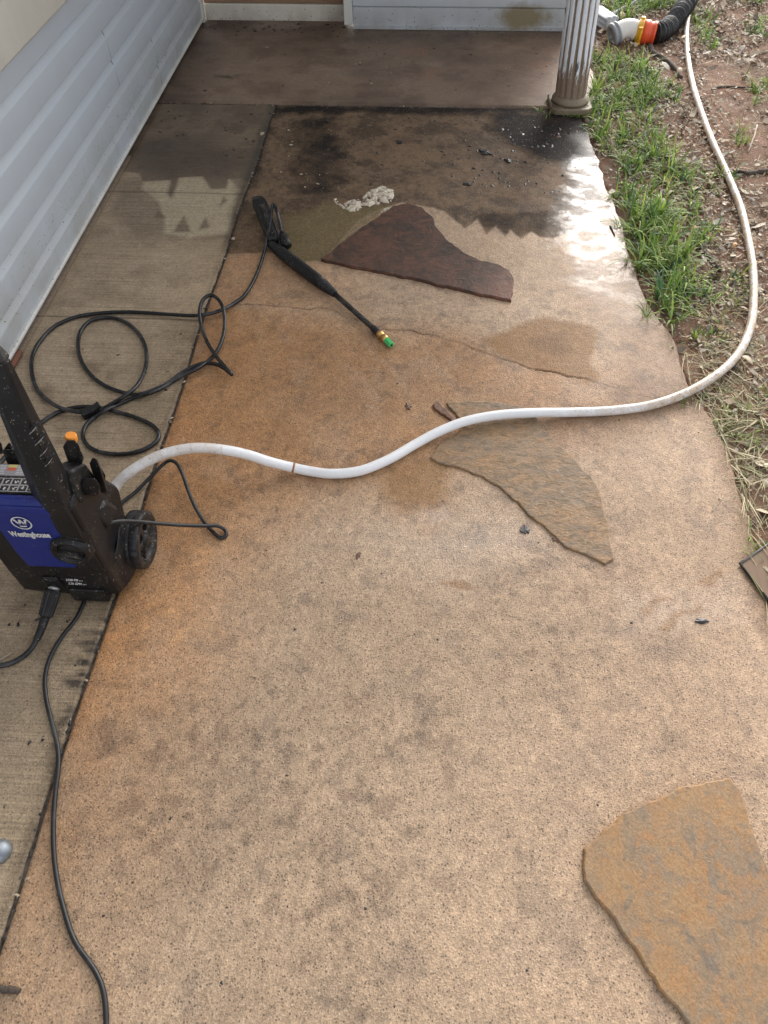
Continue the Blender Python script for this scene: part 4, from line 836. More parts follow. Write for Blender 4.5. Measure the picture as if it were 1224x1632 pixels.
# control column with four slanted ribs, its twin and the cross handle
col = hull('handle_column', [(x, y, z) for x, y, z in ((-0.695, 0.8385, 0.14), (-0.663, 0.8395, 0.13), (-0.695, 0.88, 0.13), (-0.662, 0.88, 0.13), (-0.706, 0.8315, 0.275), (-0.664, 0.8330, 0.275), (-0.7035, 0.8325, 0.375), (-0.665, 0.8340, 0.39), (-0.738, 0.860, 0.385), (-0.738, 0.890, 0.38), (-0.660, 0.880, 0.40), (-0.706, 0.876, 0.69), (-0.662, 0.876, 0.69), (-0.706, 0.900, 0.69), (-0.659, 0.892, 0.69))], M_BLACK, pw, bevel=0.006)
def front_y(z): return 0.8325+(z-0.375)/0.315*0.0435
for i, (ax_, ay_, bx_, by_) in enumerate(((47,692,57.5,679), (56,710,69,695), (64,727.5,76,712), (72,743.5,84,728))):
    p0 = onY(ax_, ay_, 0.86); p1 = onY(bx_, by_, 0.86)
    for _ in range(4): p0 = onY(ax_, ay_, front_y(p0[2])); p1 = onY(bx_, by_, front_y(p1[2]))
    p0[1] -= 0.0004; p1[1] -= 0.0004
    tube('rib', [p0, (p0+p1)/2, p1], lambda i_, a_: [0.0006, 0.0022, 0.0008][i_], M_GREYP, col, sides=8)
    off_ = Vector((0.004, 0.0012, 0.008)); tube('rib_recess', [Vector(p0)+off_, Vector(p1)+off_], 0.0035, M_BLACK, col, sides=8)
hull('handle_cap', [(x, y, z) for x, y, z in ((-0.709, 0.873, 0.688), (-0.659, 0.873, 0.688), (-0.709, 0.903, 0.688), (-0.657, 0.895, 0.688), (-0.716, 0.880, 0.725), (-0.668, 0.880, 0.712), (-0.716, 0.902, 0.725), (-0.668, 0.897, 0.712))], M_BLACKD, pw, bevel=0.006)
hull('handle_column', [(x, y, z) for x, y, z in ((-0.885, 0.85, 0.30), (-0.82, 0.85, 0.36), (-0.885, 0.93, 0.30), (-0.84, 0.93, 0.36), (-0.880, 0.880, 0.70), (-0.845, 0.880, 0.70), (-0.880, 0.905, 0.70), (-0.845, 0.905, 0.70))], M_BLACK, pw, bevel=0.006)
tube('handle_bar', [(-0.87, 0.892, 0.705), (-0.80, 0.892, 0.715), (-0.70, 0.892, 0.712)], 0.014, M_BLACKD, pw, sides=16)
hull('shoulder', [(x, y, z) for x, y, z in ((-0.70, 0.865, 0.36), (-0.648, 0.865, 0.34), (-0.648, 0.95, 0.30), (-0.70, 0.95, 0.30), (-0.69, 0.88, 0.415), (-0.650, 0.885, 0.42), (-0.650, 0.935, 0.385), (-0.69, 0.935, 0.395))], M_BLACKD, pw, bevel=0.008)
# knob on the lower front
kx, kz = -0.703, 0.224
kb = axis_tube('switch_bezel', (kx, 0.852, kz), (kx, 0.822, kz), [(0, 0.047), (0.6, 0.044), (0.95, 0.039), (1.0, 0.035), (0.97, 0.031), (0.55, 0.029), (0.50, 0.02)], M_BLACK, pw, sides=40)
kn = axis_tube('switch_knob', (kx, 0.838, kz), (kx, 0.826, kz), [(0, 0.028), (0.8, 0.026), (1.0, 0.023)], M_BLACK, pw, sides=40)
hull('knob_grip', [(kx+0.022*sx*math.cos(.25)-0.006*sz*math.sin(.25), y, kz+0.022*sx*math.sin(-.25)+0.006*sz*k3) for sx in (-1, 1) for sz in (-1, 1) for y, k3 in ((0.827, 1), (0.816, 0.6))], M_BLACKD, kn, bevel=0.002)
hull('switch_hood', [(-0.737, 0.842, 0.262), (-0.672, 0.842, 0.30), (-0.652, 0.845, 0.27), (-0.70, 0.830, 0.268), (-0.668, 0.832, 0.262), (-0.66, 0.842, 0.225), (-0.70, 0.846, 0.25)], M_BLACK, pw, bevel=0.004)
hull('outlet_boss', [(x, y, z) for x, y, z in ((-0.822, 0.842, 0.058), (-0.775, 0.842, 0.058), (-0.820, 0.842, 0.108), (-0.778, 0.842, 0.108), (-0.812, 0.834, 0.068), (-0.786, 0.834, 0.068), (-0.812, 0.834, 0.095), (-0.786, 0.834, 0.095))], M_BLACK, pw, bevel=0.005)
hull('foot', boxpts(-0.775, -0.69, 0.8385, 0.87, 0.008, 0.056), M_BLACK, pw, bevel=0.004)
# wheels
def wheel(xc, yc, zc, R=0.079, wd=0.046):
    vs = []; fs = []; NS = 96
    prof = [(-0.5, 0.72), (-0.5, 0.93), (-0.44, 0.985), (-0.30, 1.0), (-0.05, 1.0), (-0.03, 0.993), (0.03, 0.993), (0.05, 1.0), (0.30, 1.0), (0.44, 0.985), (0.5, 0.93), (0.5, 0.76), (0.42, 0.72)]
    for j, (u, r) in enumerate(prof):
        for k_ in range(NS):
            an = 2*math.pi*k_/NS; notch = 0.965 if (r >= 0.985 and abs(u) > 0.2 and (k_ % 8) in (0, 1)) else 1
            vs.append((xc+u*wd, yc+R*r*notch*math.cos(an), zc+R*r*notch*math.sin(an)))
    n = len(prof)
    for j in range(n-1):
        for k_ in range(NS): k2 = (k_+1) % NS; fs.append((j*NS+k_, (j+1)*NS+k_, (j+1)*NS+k2, j*NS+k2))
    wh = bpy.data.objects.new('wheel', None)
    bm = bmesh.new(); bv = [bm.verts.new(v) for v in vs]
    for f in fs: bm.faces.new([bv[i] for i in f])
    ty = from_bm('wheel', bm, M_RUBBER, pw)
    bm = bmesh.new()
    ro = []
    for (u, r) in ((-0.40, 0.74), (0.30, 0.74), (0.46, 0.72), (0.46, 0.66), (0.20, 0.63), (0.12, 0.60)):
        ro.append([bm.verts.new((xc+u*wd, yc+R*r*math.cos(2*math.pi*k_/48), zc+R*r*math.sin(2*math.pi*k_/48))) for k_ in range(48)])
    for a_, b_ in zip(ro[:-1], ro[1:]):
        for k_ in range(48): bm.faces.new((a_[k_], a_[(k_+1) % 48], b_[(k_+1) % 48], b_[k_]))
    bm.faces.new(ro[-1]); rim = from_bm('rim', bm, M_BLACKD, ty)
    for k_ in range(5):
        an = 2*math.pi*k_/5+0.3; ct, st_ = math.cos(an), math.sin(an)
        P_ = []
        for rr_, hw_ in ((0.12, 0.009), (0.68, 0.0055)):
            for s_ in (-1, 1):
                for u in (0.10, 0.40): P_.append((xc+u*wd, yc+R*rr_*ct-s_*hw_*st_, zc+R*rr_*st_+s_*hw_*ct))
        hull('spoke', P_, M_BLACKD, ty, bevel=0.0015)
    lathe_ = axis_tube('hub', (xc+0.1*wd, yc, zc), (xc+0.52*wd, yc, zc), [(0, 0.018), (0.8, 0.017), (1, 0.012)], M_BLACKD, ty, sides=24)
    return ty
wheel(-0.640, 0.975, 0.072, 0.070, 0.042); wheel(-0.905, 0.985, 0.081)
tube('axle', [(-0.90, 0.985, 0.081), (-0.62, 0.985, 0.081)], 0.009, M_BLACK, pw, sides=14)
hull('side_cover', [(x, y, z) for x, y, z in ((-0.668, 0.90, 0.20), (-0.646, 0.905, 0.215), (-0.645, 0.945, 0.235), (-0.668, 0.955, 0.27), (-0.647, 0.93, 0.26), (-0.66, 0.90, 0.27), (-0.648, 0.965, 0.20), (-0.668, 0.97, 0.18))], M_BLACK, pw, bevel=0.004)
# hose inlet boss behind the column, gun hook, nozzle holder, rear bracket
hull('inlet_boss', [tuple(onY(*a_)) for a_ in ((158,790,0.955),(176,798,0.955),(182,818,0.955),(168,826,0.955),(158,812,0.955),(160,792,0.985),(178,800,0.985),(182,816,0.985))], M_BLACK, pw, bevel=0.004)
hk = hull('gun_hook', [tuple(onY(px, py, y)) for px, py in ((128,775),(133,762),(152,762),(160,776),(158,789),(134,790)) for y in (0.885, 0.94)], M_BLACK, pw, bevel=0.004)
hull('hook_plate', [tuple(onY(px, py, 0.93)) for px, py in ((142,738),(147,729),(153,731),(160,748),(166,768),(170,783),(162,786),(150,764))] + [tuple(onY(px+3, py+1, 0.942)) for px, py in ((142,738),(147,729),(153,731),(160,748),(166,768),(170,783),(162,786),(150,764))], M_BLACK, hk, bevel=0.002)
hull('hook_plate', [tuple(onY(px, py, y)) for px, py in ((153,731),(158,742),(168,757),(168,765),(160,772),(152,764)) for y in (0.945, 0.955)], M_BLACK, hk, bevel=0.002)
nh = hull('nozzle_holder', [tuple(onY(px, py, y)) for px, py in ((100,712),(106,702),(119,701),(125,708),(134,730),(130,741),(108,735)) for y in (0.925, 0.965)], M_BLACKD, pw, bevel=0.003)
zc_ = onY(115, 699, 0.945)
oz = axis_tube('orange_nozzle', tuple(zc_-np.array([0.004, 0, 0.016])), tuple(zc_+np.array([0.0, 0, 0.010])), [(0, 0.0085), (0.45, 0.0085), (0.5, 0.0115), (0.9, 0.0115), (1.0, 0.0095)], M_ORANGE, nh, sides=12, smooth=False)
hull('rear_bracket', [tuple(onY(px, py, y)) for px, py in ((3,716),(9,733),(14,744),(42,740),(36,724),(22,716)) for y in (0.955, 1.0)], M_BLACKD, pw, bevel=0.004)
hull('bracket_prong', [tuple(onY(px, py, y)) for px, py in ((6,716),(14,705),(18,707),(19,718),(12,722)) for y in (0.965, 0.985)], M_BLACKD, pw, bevel=0.002)
hull('bracket_prong', [tuple(onY(px, py, y)) for px, py in ((-4,708),(1,704),(3,710),(6,722),(0,724)) for y in (0.965, 0.985)], M_BLACKD, pw, bevel=0.002)

# ---------------------------------------------------------------- sewer hose with elbow, downspout
def sz(x, y): return float(soil_z(np.array([x]), np.array([y]))[0])
def on_soil(px, py, dz=0.0):
    q = G(px, py, -0.005)
    for _ in range(3): q = G(px, py, sz(q[0], q[1])+dz)
    return q
sw = thing('sewer_hose', tuple(G(1050, 60)), 'thick black corrugated sewer hose ending in orange and yellow coupling and white elbow', 'sewer hose')
R_ = 0.046
def sh(px, py, r=R_): return Vector(on_soil(px, py, r*0.98))
hp = spline([sh(1040, 54), sh(1054, 51), sh(1070, 38), sh(1084, 20), sh(1099, -3), sh(1118, -50), sh(1150, -120)], 40)
vs, fs = tube_data(hp, lambda i, a_: R_+0.0050*math.sin(a_*2*math.pi/0.016), 28)
mk('corrugated_hose', vs, fs, M_RUBBER, sw)
a0 = sh(1041, 53); a1 = sh(1019, 50); a2 = sh(1019, 43)
dd = (a1-a0).normalized()
axis_tube('orange_coupling', a0+dd*-0.012, a0+dd*0.055, [(0, 0.044), (0.02, 0.052), (0.2, 0.054), (0.24, 0.050), (0.5, 0.050), (0.54, 0.055), (0.95, 0.055), (1, 0.048)], M_RED, sw, sides=36)
e_ = a0+dd*0.055
axis_tube('yellow_ring', e_, e_+dd*0.030, [(0, 0.048), (0.02, 0.058), (0.4, 0.0585), (0.45, 0.053), (0.95, 0.052), (1, 0.045)], M_YELLOW, sw, sides=36)
u_ = Vector((0, 0, 1))
for an in (0.4, 1.5, 2.6, 3.9, 5.2):
    s_ = dd.cross(u_).normalized(); c_ = e_+dd*0.012+(s_*math.cos(an)+u_*math.sin(an))*0.060
    obox('ring_lug', c_-dd*0.012, c_+dd*0.010, 0.018, 0.018, 0.012, 0.010, M_YELLOW, sw, 0.003)
el0 = e_+dd*0.028; s_ = Vector((dd.y, -dd.x, 0)); s_ = s_ if s_.y < 0 else -s_
eln = smooth_path(spline([el0, el0+dd*0.030+Vector((0, 0, .006)), el0+dd*0.066+s_*0.010+Vector((0, 0, .003)), el0+dd*0.098+s_*0.030+Vector((0, 0, -0.010))], 8), 1)
tube('white_elbow', eln, lambda i, a_: 0.0445 if i > 2 else 0.047, M_WHITEP, sw, sides=36)
en = Vector(eln[-1]); ed_ = (Vector(eln[-1])-Vector(eln[-4])).normalized()
axis_tube('grey_seal', en-ed_*0.004, en+ed_*0.034, [(0, 0.046), (0.03, 0.054), (0.25, 0.056), (0.3, 0.050), (0.55, 0.050), (0.6, 0.056), (0.85, 0.056), (1.0, 0.046), (0.98, 0.038), (0.5, 0.036)], M_GREYP, sw, sides=36)

dsn = thing('downspout_end', (0.95, 4.52, 0), 'grey ribbed downspout end with thin pipe lying behind the porch post', 'downspout')
p0 = Vector((0.905, 4.60, 0.045)); p1 = Vector((0.975, 4.47, 0.035)); sdv = Vector((0.88, 0.47, 0)).normalized(); N = 60
vs = []; fs = []
for j, (t_, s0) in enumerate(((0, 1), (0.9, 1), (1.0, 1.0))):
    c_ = p0.lerp(p1, t_)
    for k_ in range(N):
        an = 2*math.pi*k_/N; ca, sa_ = math.cos(an), math.sin(an)
        rx = 0.040*max(min(1.25*ca, 1), -1); rz = 0.030*max(min(1.25*sa_, 1), -1); rg = 1+0.05*math.cos(10*an)
        vs.append(tuple(c_+sdv*rx*rg+Vector((0, 0, rz*rg))))
for i in range(2):
    for k_ in range(N): k2 = (k_+1) % N; fs.append((i*N+k_, i*N+k2, (i+1)*N+k2, (i+1)*N+k_))
fs.append(tuple(range(N-1, -1, -1))); fs.append(tuple(2*N+k_ for k_ in range(N)))
mk('ribbed_section', vs, fs, M_GREYP, dsn)
tube('pipe', smooth_path(spline([on_soil(966, 32, 0.03), on_soil(975, 24, 0.025), on_soil(990, 15, 0.014), on_soil(1012, 4, 0.012), on_soil(1040, -12, 0.012)], 5), 1), 0.011, M_GREYP, dsn, sides=12)

# ---------------------------------------------------------------- sticks and single small things
m, t, b = new_mat('bark'); p = pos(t); n = nz(t, p, 70, 5, .7); t.links.new(mixc(t, n, (0.035, 0.026, 0.020), (0.13, 0.095, 0.07)), b.inputs['Base Color']); b.inputs['Roughness'].default_value = 0.85; bump(t, b, n, 0.9, 0.003); M_BARK = m
m, t, b = new_mat('dry_twig'); p = pos(t); n = nz(t, p, 70, 5, .7); t.links.new(mixc(t, n, (0.30, 0.23, 0.16), (0.52, 0.43, 0.32)), b.inputs['Base Color']); b.inputs['Roughness'].default_value = 0.8; bump(t, b, n, 0.5, 0.002); M_TWIG = m
def stick(px, r0, r1, mat, label, wob=0.004, soil=True, name='stick'):
    P = [on_soil(x, y, r0*0.8) if soil else G(x, y, r0*0.9) for x, y in px]; P = spline(P, 6)
    P = [np.array(q)+np.array([mnoise(Vector((i*.5, 1.3, r0*90)))*wob, mnoise(Vector((i*.5, 5.1, r0*90)))*wob, 0]) for i, q in enumerate(P)]
    L = len(P); o = tube(name, P, lambda i, a_: (r0+(r1-r0)*i/L)*(1+0.15*mnoise(Vector((i*.9, 2, 3)))), mat, None, sides=9)
    return tag(o, label, 'stick')
stick([(1036,72),(1041,84),(1052,90),(1062,96),(1073,106),(1081,116),(1086,124)], 0.013, 0.008, M_BARK, 'dark crooked stick running down from below the orange coupling')
stick([(1102,387),(1115,396),(1128,408),(1140,420),(1150,432)], 0.008, 0.005, M_BARK, 'dark stick in the litter right of the thick grass tufts')
stick([(1176,274),(1195,276),(1224,272),(1260,274)], 0.009, 0.009, M_BARK, 'dark branch reaching the right frame edge beyond the white hose')
stick([(1134,141),(1155,138),(1185,139),(1216,143)], 0.005, 0.003, M_BARK, 'thin brown twig across bare soil near the upper right corner')
stick([(1206,200),(1200,222),(1192,242)], 0.0045, 0.003, M_TWIG, 'short pale twig standing out beside a yellow tuft, right of the hose')
stick([(1172,87),(1196,88),(1228,80)], 0.006, 0.005, M_TWIG, 'pale bleached stick lying highest at the right frame edge')
stick([(972,360),(976,367),(980,375)], 0.003, 0.002, M_BARK, 'tiny black twig on the shiny wet concrete by the grass', 0.001, False)
stick([(-6,1574),(8,1577),(22,1577),(30,1580)], 0.006, 0.005, M_BARK, 'dark stick end at the left edge near the bottom', 0.002, False)
stick([(1135,560+255),(1142,806),(1150,795)], 0.0012, 0.0008, M_TWIG, 'hair-thin straw on the concrete near the right edge', 0.001, False)
stick([(0,1052),(10,1046),(19,1040)], 0.003, 0.002, M_TWIG, 'pale straw beside the black hose at the left edge', 0.001, False)
m, t, b = new_mat('rust'); p = pos(t); n = nz(t, p, 90, 5, .7); t.links.new(mixc(t, n, (0.10, 0.035, 0.02), (0.22, 0.09, 0.05)), b.inputs['Base Color']); b.inputs['Roughness'].default_value = 0.8; bump(t, b, n, .6, .002); M_RUST = m
tag(tube('metal_rod', spline([G(14, 592, 0.010), G(24, 574, 0.012), G(32, 561, 0.012)], 4), 0.009, M_RUST, None, sides=12), 'short rusty rod on the concrete behind the machine handle', 'rod')
# grey domed cap at the left edge
c_ = G(0, 1358, 0.0); cp = thing('drain_dome', tuple(c_), 'grey metal dome set in the concrete at the left edge', 'dome')
lathe('dome', c_[0], c_[1], [(0.0225, 0.0), (0.0225, 0.006), (0.020, 0.012), (0.015, 0.018), (0.008, 0.0215), (0.001, 0.0225)], M_GALV, cp)
# pale crust
m, t, b = new_mat('pale_crust'); p = pos(t); n = nz(t, p, 120, 6, .7); t.links.new(mixc(t, n, (0.45, 0.34, 0.22), (0.85, 0.78, 0.64)), b.inputs['Base Color']); b.inputs['Roughness'].default_value = 0.85; bump(t, b, n, 1, 0.004); M_CRUST = m
def crust(px, label, hgt, seed):
    P = GS(px); xs_ = [q[0] for q in P]; ys_ = [q[1] for q in P]; st_ = 0.003
    X, Y = np.meshgrid(np.arange(min(xs_)-.02, max(xs_)+.02, st_), np.arange(min(ys_)-.02, max(ys_)+.02, st_))
    wx = X+0.022*(fbm(X, Y, 25, 4, seed)-.5); wy = Y+0.03*(fbm(X, Y, 25, 4, seed+3)-.5); d = -sdf(wx, wy, P)
    f = fbm(X, Y, 95, 3, seed+7); Z = np.where(d > 0, np.clip(d/0.02, 0, 1)**.5*hgt*(0.35+1.1*f), -0.004)
    Z = np.where((f < 0.43) & (d > 0), -0.003, Z); ny_, nx_ = X.shape; ii = np.arange(nx_*ny_).reshape(ny_, nx_)
    F = []
    for j in range(ny_-1):
        for i in range(nx_-1):
            if max(Z[j, i], Z[j+1, i], Z[j, i+1], Z[j+1, i+1]) > 0: F.append((ii[j, i], ii[j, i+1], ii[j+1, i+1], ii[j+1, i]))
    used = sorted({v for f_ in F for v in f_}); mp_ = {v: k for k, v in enumerate(used)}
    V = np.stack([X, Y, Z], -1).reshape(-1, 3)[used].tolist(); F = [tuple(mp_[v] for v in f_) for f_ in F]
    return tag(mk('pale_crust', V, F, M_CRUST), label, 'dried crust')
crust([(574,318),(582,308),(596,300),(612,297),(628,301),(628,312),(622,322),(608,328),(598,326),(590,330),(580,328)], 'larger cream crust patch above the dark red flagstone', 0.010, 3)
crust([(548,326),(560,320),(574,318),(578,326),(572,336),(560,338),(548,332)], 'smaller whitish crust crumbs left of the larger cream patch', 0.009, 9)
crust([(532,318),(537,316),(545,328),(551,334),(545,334),(538,326)], 'thin white curved crust flake nearest the spray gun', 0.010, 15)
crust([(603,338),(612,331),(626,330),(620,338)], 'small pale crust sliver at the flagstone tip', 0.006, 21)

# ---------------------------------------------------------------- leaf litter, grass, straw: uncountable stuff
def leafmat(name, rough=0.7, trans=0.0):
    m, t, b = new_mat(name); a = nd(t, 'ShaderNodeAttribute'); a.attribute_name = 'Col'
    n = nz(t, pos(t), 150, 3); c = mixc(t, 0.5, a.outputs['Color'], mixc(t, 1.0, a.outputs['Color'], ramp(t, n, [(0.3, 0.6), (0.7, 1.35)]), 'MULTIPLY'))
    t.links.new(c, b.inputs['Base Color']); b.inputs['Roughness'].default_value = rough
    if trans > 0:
        tr = nd(t, 'ShaderNodeBsdfTranslucent'); t.links.new(c, tr.inputs['Color']); mx = nd(t, 'ShaderNodeMixShader'); mx.inputs[0].default_value = trans
        t.links.new(b.outputs[0], mx.inputs[1]); t.links.new(tr.outputs[0], mx.inputs[2]); t.links.new(mx.outputs[0], t.nodes['Material Output'].inputs['Surface'])
    return m
M_LEAF = leafmat('dry_leaf'); M_GRASS = leafmat('grass_blade', 0.62, 0.3)
def inpoly(x, y, poly):
    ins = False
    for i in range(len(poly)):
        (ax_, ay_), (bx_, by_) = poly[i][:2], poly[(i+1) % len(poly)][:2]
        if ((ay_ > y) != (by_ > y)) and x < (bx_-ax_)*(y-ay_)/(by_-ay_)+ax_: ins = not ins
    return ins
bare = [GS(q) for q in ([(1125,95),(1224,120),(1224,260),(1180,265),(1150,220),(1125,160)], [(1100,545),(1224,640),(1224,850),(1180,780),(1120,640)], [(1040,80),(1090,90),(1100,130),(1070,130)], [(1170,240),(1224,250),(1224,300),(1190,290)])]
bare = [[(q[0], q[1]) for q in P] for P in bare]
LC = [(0.42,0.33,0.22), (0.34,0.25,0.16), (0.52,0.44,0.32), (0.25,0.17,0.10), (0.58,0.50,0.40), (0.16,0.10,0.06), (0.36,0.23,0.12), (0.20,0.15,0.11)]
lit = Soup(); rl = random.Random(5); cnt = 0
N_L = 100000
LX = RNG.random(N_L*2)*2.1+0.62; LY = RNG.random(N_L*2)**0.9*7.0-0.8; LZ = soil_z(LX, LY)
dens = fbm(LX, LY, 4, 4, 200); EX = np.where(LY < YB, edge_x(LY), 0.83)
for i in range(N_L*2):
    x, y, z0 = LX[i], LY[i], LZ[i]
    if x < EX[i]+0.01 or cnt > N_L: continue
    k = 1.0
    if any(inpoly(x, y, P) for P in bare): k = 0.22
    if x < EX[i]+0.05: k *= 0.6
    if rl.random() > k*min(1, max(0.25, (dens[i]-0.18)*3.0)): continue
    cnt += 1; L = rl.choice((0.005, 0.007, 0.009, 0.012, 0.016, 0.024))*rl.uniform(.7, 1.3); W = L*rl.uniform(0.3, 0.65)
    if rl.random() < .015: L = rl.uniform(0.035, 0.06); W = L*0.5
    a_ = rl.uniform(0, 6.283); ca, sa_ = math.cos(a_), math.sin(a_); tl = rl.uniform(-.5, .5); rlx = rl.uniform(-.6, .6); cu = rl.uniform(-.25, .5)*L
    c = rl.choice(LC); f = rl.uniform(.7, 1.25); c = tuple(min(.8, v*f) for v in c); zb = z0+0.003+rl.uniform(0, .008)+abs(tl)*L*.3
    vs = []
    for u, v in ((-1, 0), (-.35, -1), (.4, -.9), (1, .1), (.45, .95), (-.4, .8)):
        lx = u*L/2; ly = v*W/2; lz = lx*tl+ly*rlx+cu*(u*u)*.6
        vs.append((x+lx*ca-ly*sa_, y+lx*sa_+ly*ca, zb+lz))
    lit.add(vs, [(0, 1, 5), (1, 2, 4, 5), (2, 3, 4)], c)
tag(mk('leaf_litter', lit.v, lit.f, M_LEAF, smooth=False, cols=lit.c), 'tan and brown leaf litter and chips over the red soil on the right', 'leaf litter', kind='stuff')

def blade(S_, x, y, z, L, W, az, lean, curl, c, n=5):
    vs = []; d = np.array([math.cos(az), math.sin(az), 0]); s = np.array([-math.sin(az), math.cos(az), 0]); p_ = np.array([x, y, z]); th = lean
    for i in range(n+1):
        t_ = i/n; wd = W*(1-t_**2.2)*(0.75+0.5*t_ if t_ < .4 else 1)*0.5+0.0002
        vs.append(tuple(p_+s*wd+np.array([0, 0, wd*.3]))); vs.append(tuple(p_-s*wd+np.array([0, 0, wd*.3])))
        th += curl/n; p_ = p_+(d*math.sin(th)+np.array([0, 0, math.cos(th)]))*L/n
        p_[2] = max(p_[2], z-0.002)
    S_.add(vs, [(2*i, 2*i+1, 2*i+3, 2*i+2) for i in range(n)], c)
gr_ = Soup(); rg = random.Random(9)
def green():
    q = rg.random()
    if q < .42: c = (0.150, 0.250, 0.045)
    elif q < .78: c = (0.29, 0.40, 0.075)
    elif q < .92: c = (0.06, 0.14, 0.055)
    else: c = (0.30, 0.29, 0.10)
    f = rg.uniform(.7, 1.35); return tuple(v*f for v in c)
def tuft(x, y, n, L, spread, W=0.0062, colr=None, up=0.5):
    z = sz(x, y) if x > float(edge_x(np.array([y]))[0] if y < YB else 0.8) else 0.0
    for _ in range(n):
        az = rg.uniform(0, 6.283); r_ = rg.uniform(0, spread)
        blade(gr_, x+math.cos(az)*r_, y+math.sin(az)*r_, z-0.004, L*rg.uniform(.5, 1.25), W*rg.uniform(.7, 1.3), az+rg.uniform(-.9, .9), rg.uniform(0.0, up), rg.uniform(.3, 2.1), colr() if colr else green())
GP = [([(948,85),(1030,95),(1045,150),(1056,175),(1038,205),(1005,215),(985,262),(958,240),(935,200),(925,180),(945,150)], 110, 0.085, 9),
      ([(962,235),(1040,205),(1085,255),(1075,300),(1058,320),(1060,345),(1012,350),(982,315)], 55, 0.085, 8),
      ([(992,335),(1050,325),(1075,370),(1100,410),(1105,460),(1092,520),(1070,515),(1030,455),(1008,400)], 75, 0.105, 10),
      ([(1055,255),(1170,275),(1150,340),(1130,400),(1100,410),(1080,340)], 60, 0.06, 6),
      ([(1080,440),(1190,430),(1190,520),(1120,560),(1090,520)], 26, 0.045, 6),
      ([(955,-5),(1075,-5),(1062,24),(1010,32),(985,36),(965,28)], 85, 0.095, 9),
      ([(1098,15),(1130,20),(1145,80),(1110,75)], 22, 0.06, 8), ([(1180,20),(1224,30),(1224,60),(1190,50)], 14, 0.05, 7),
      ([(1180,120),(1224,120),(1224,175),(1205,170)], 12, 0.05, 7), ([(1030,125),(1085,130),(1090,165),(1040,160)], 18, 0.055, 8),
      ([(1170,200),(1185,200),(1188,235),(1175,235)], 4, 0.06, 8), ([(1120,610),(1224,600),(1224,720),(1150,680)], 14, 0.04, 6), ([(1120,-60),(1224,-40),(1224,10),(1150,10)], 40, 0.08, 8)]
for px, n, L, nb in GP:
    P = [(q[0], q[1]) for q in GS(px)]; xa, xb = min(q[0] for q in P), max(q[0] for q in P); ya, yb = min(q[1] for q in P), max(q[1] for q in P); k = 0; g_try = 0
    while k < n and g_try < 20000:
        g_try += 1; x = rg.uniform(xa, xb); y = rg.uniform(ya, yb)
        if not inpoly(x, y, P): continue
        k += 1; tuft(x, y, rg.randint(nb-3, nb+5), L*rg.uniform(.7, 1.3), 0.018)
for px, py, n, L, sp in ((862,178,7,.08,.01),(874,182,8,.07,.01),(905,186,10,.06,.02),(925,186,12,.07,.02),(940,178,14,.08,.02),(1078,548,10,.06,.012),(1090,640,8,.05,.012),(1108,632,10,.05,.015),(1206,872,16,.06,.018),(1214,884,18,.07,.02),(1224,898,16,.06,.02),(1200,850,10,.05,.015),(1030,505,9,.09,.012),(1000,420,8,.10,.012),(985,360,7,.09,.012),(372,124,4,.035,.004)):
    q = G(px, py, 0); tuft(q[0], q[1], n, L, sp, 0.004, None, 0.9)
q = G(372, 124, 0.008)
for a_ in (2.9, 3.05, 3.2): blade(gr_, q[0], q[1], 0.010, 0.13, 0.004, a_, 1.5, 0.1, (0.045, 0.085, 0.03))
tag(mk('grass', gr_.v, gr_.f, M_GRASS, cols=gr_.c), 'green grass tufts along the broken edge of the concrete path', 'grass', kind='stuff')
gr_ = Soup()
def straw():
    c = rg.choice(((0.42, 0.34, 0.19), (0.34, 0.27, 0.14), (0.26, 0.24, 0.11), (0.50, 0.43, 0.28), (0.20, 0.20, 0.08))); f = rg.uniform(.8, 1.2); return tuple(v*f for v in c)
SPn = [([(1105,545),(1224,560),(1224,640),(1170,680),(1120,640)], 170, 0.05), ([(1130,660),(1224,640),(1224,900),(1205,850),(1180,770)], 150, 0.075), ([(1100,430),(1224,440),(1224,560),(1130,560)], 120, 0.05), ([(1010,220),(1224,260),(1224,430),(1130,420),(1060,330)], 160, 0.045), ([(960,60),(1224,20),(1224,200),(1060,200)], 120, 0.045)]
for px, n, L in SPn:
    P = [(q[0], q[1]) for q in GS(px)]; xa, xb = min(q[0] for q in P), max(q[0] for q in P); ya, yb = min(q[1] for q in P), max(q[1] for q in P); k = 0; gt = 0
    while k < n and gt < 20000:
        gt += 1; x = rg.uniform(xa, xb); y = rg.uniform(ya, yb)
        if not inpoly(x, y, P): continue
        k += 1; az0 = rg.uniform(0, 6.28)
        for _ in range(rg.randint(1, 3)): blade(gr_, x, y, sz(x, y)+0.002, L*rg.uniform(.5, 1.8), 0.0022*rg.uniform(.6, 1.4), az0+rg.uniform(-.5, .5), rg.uniform(1.05, 1.5), rg.uniform(-.1, .35), straw(), 4)
for i in range(60):
    t_ = rg.random(); y = 0.8+t_*0.95; x = float(edge_x(np.array([y]))[0])+rg.uniform(-.004, .012)
    blade(gr_, x, y, 0.0, rg.uniform(.04, .11), 0.0025, math.pi/2+rg.uniform(-.5, .5)+(math.pi if rg.random() < .5 else 0), rg.uniform(1.2, 1.5), .1, straw(), 4)
tag(mk('dry_straw', gr_.v, gr_.f, M_LEAF, cols=gr_.c), 'flattened straw and dead grass stems over the red soil', 'straw', kind='stuff')

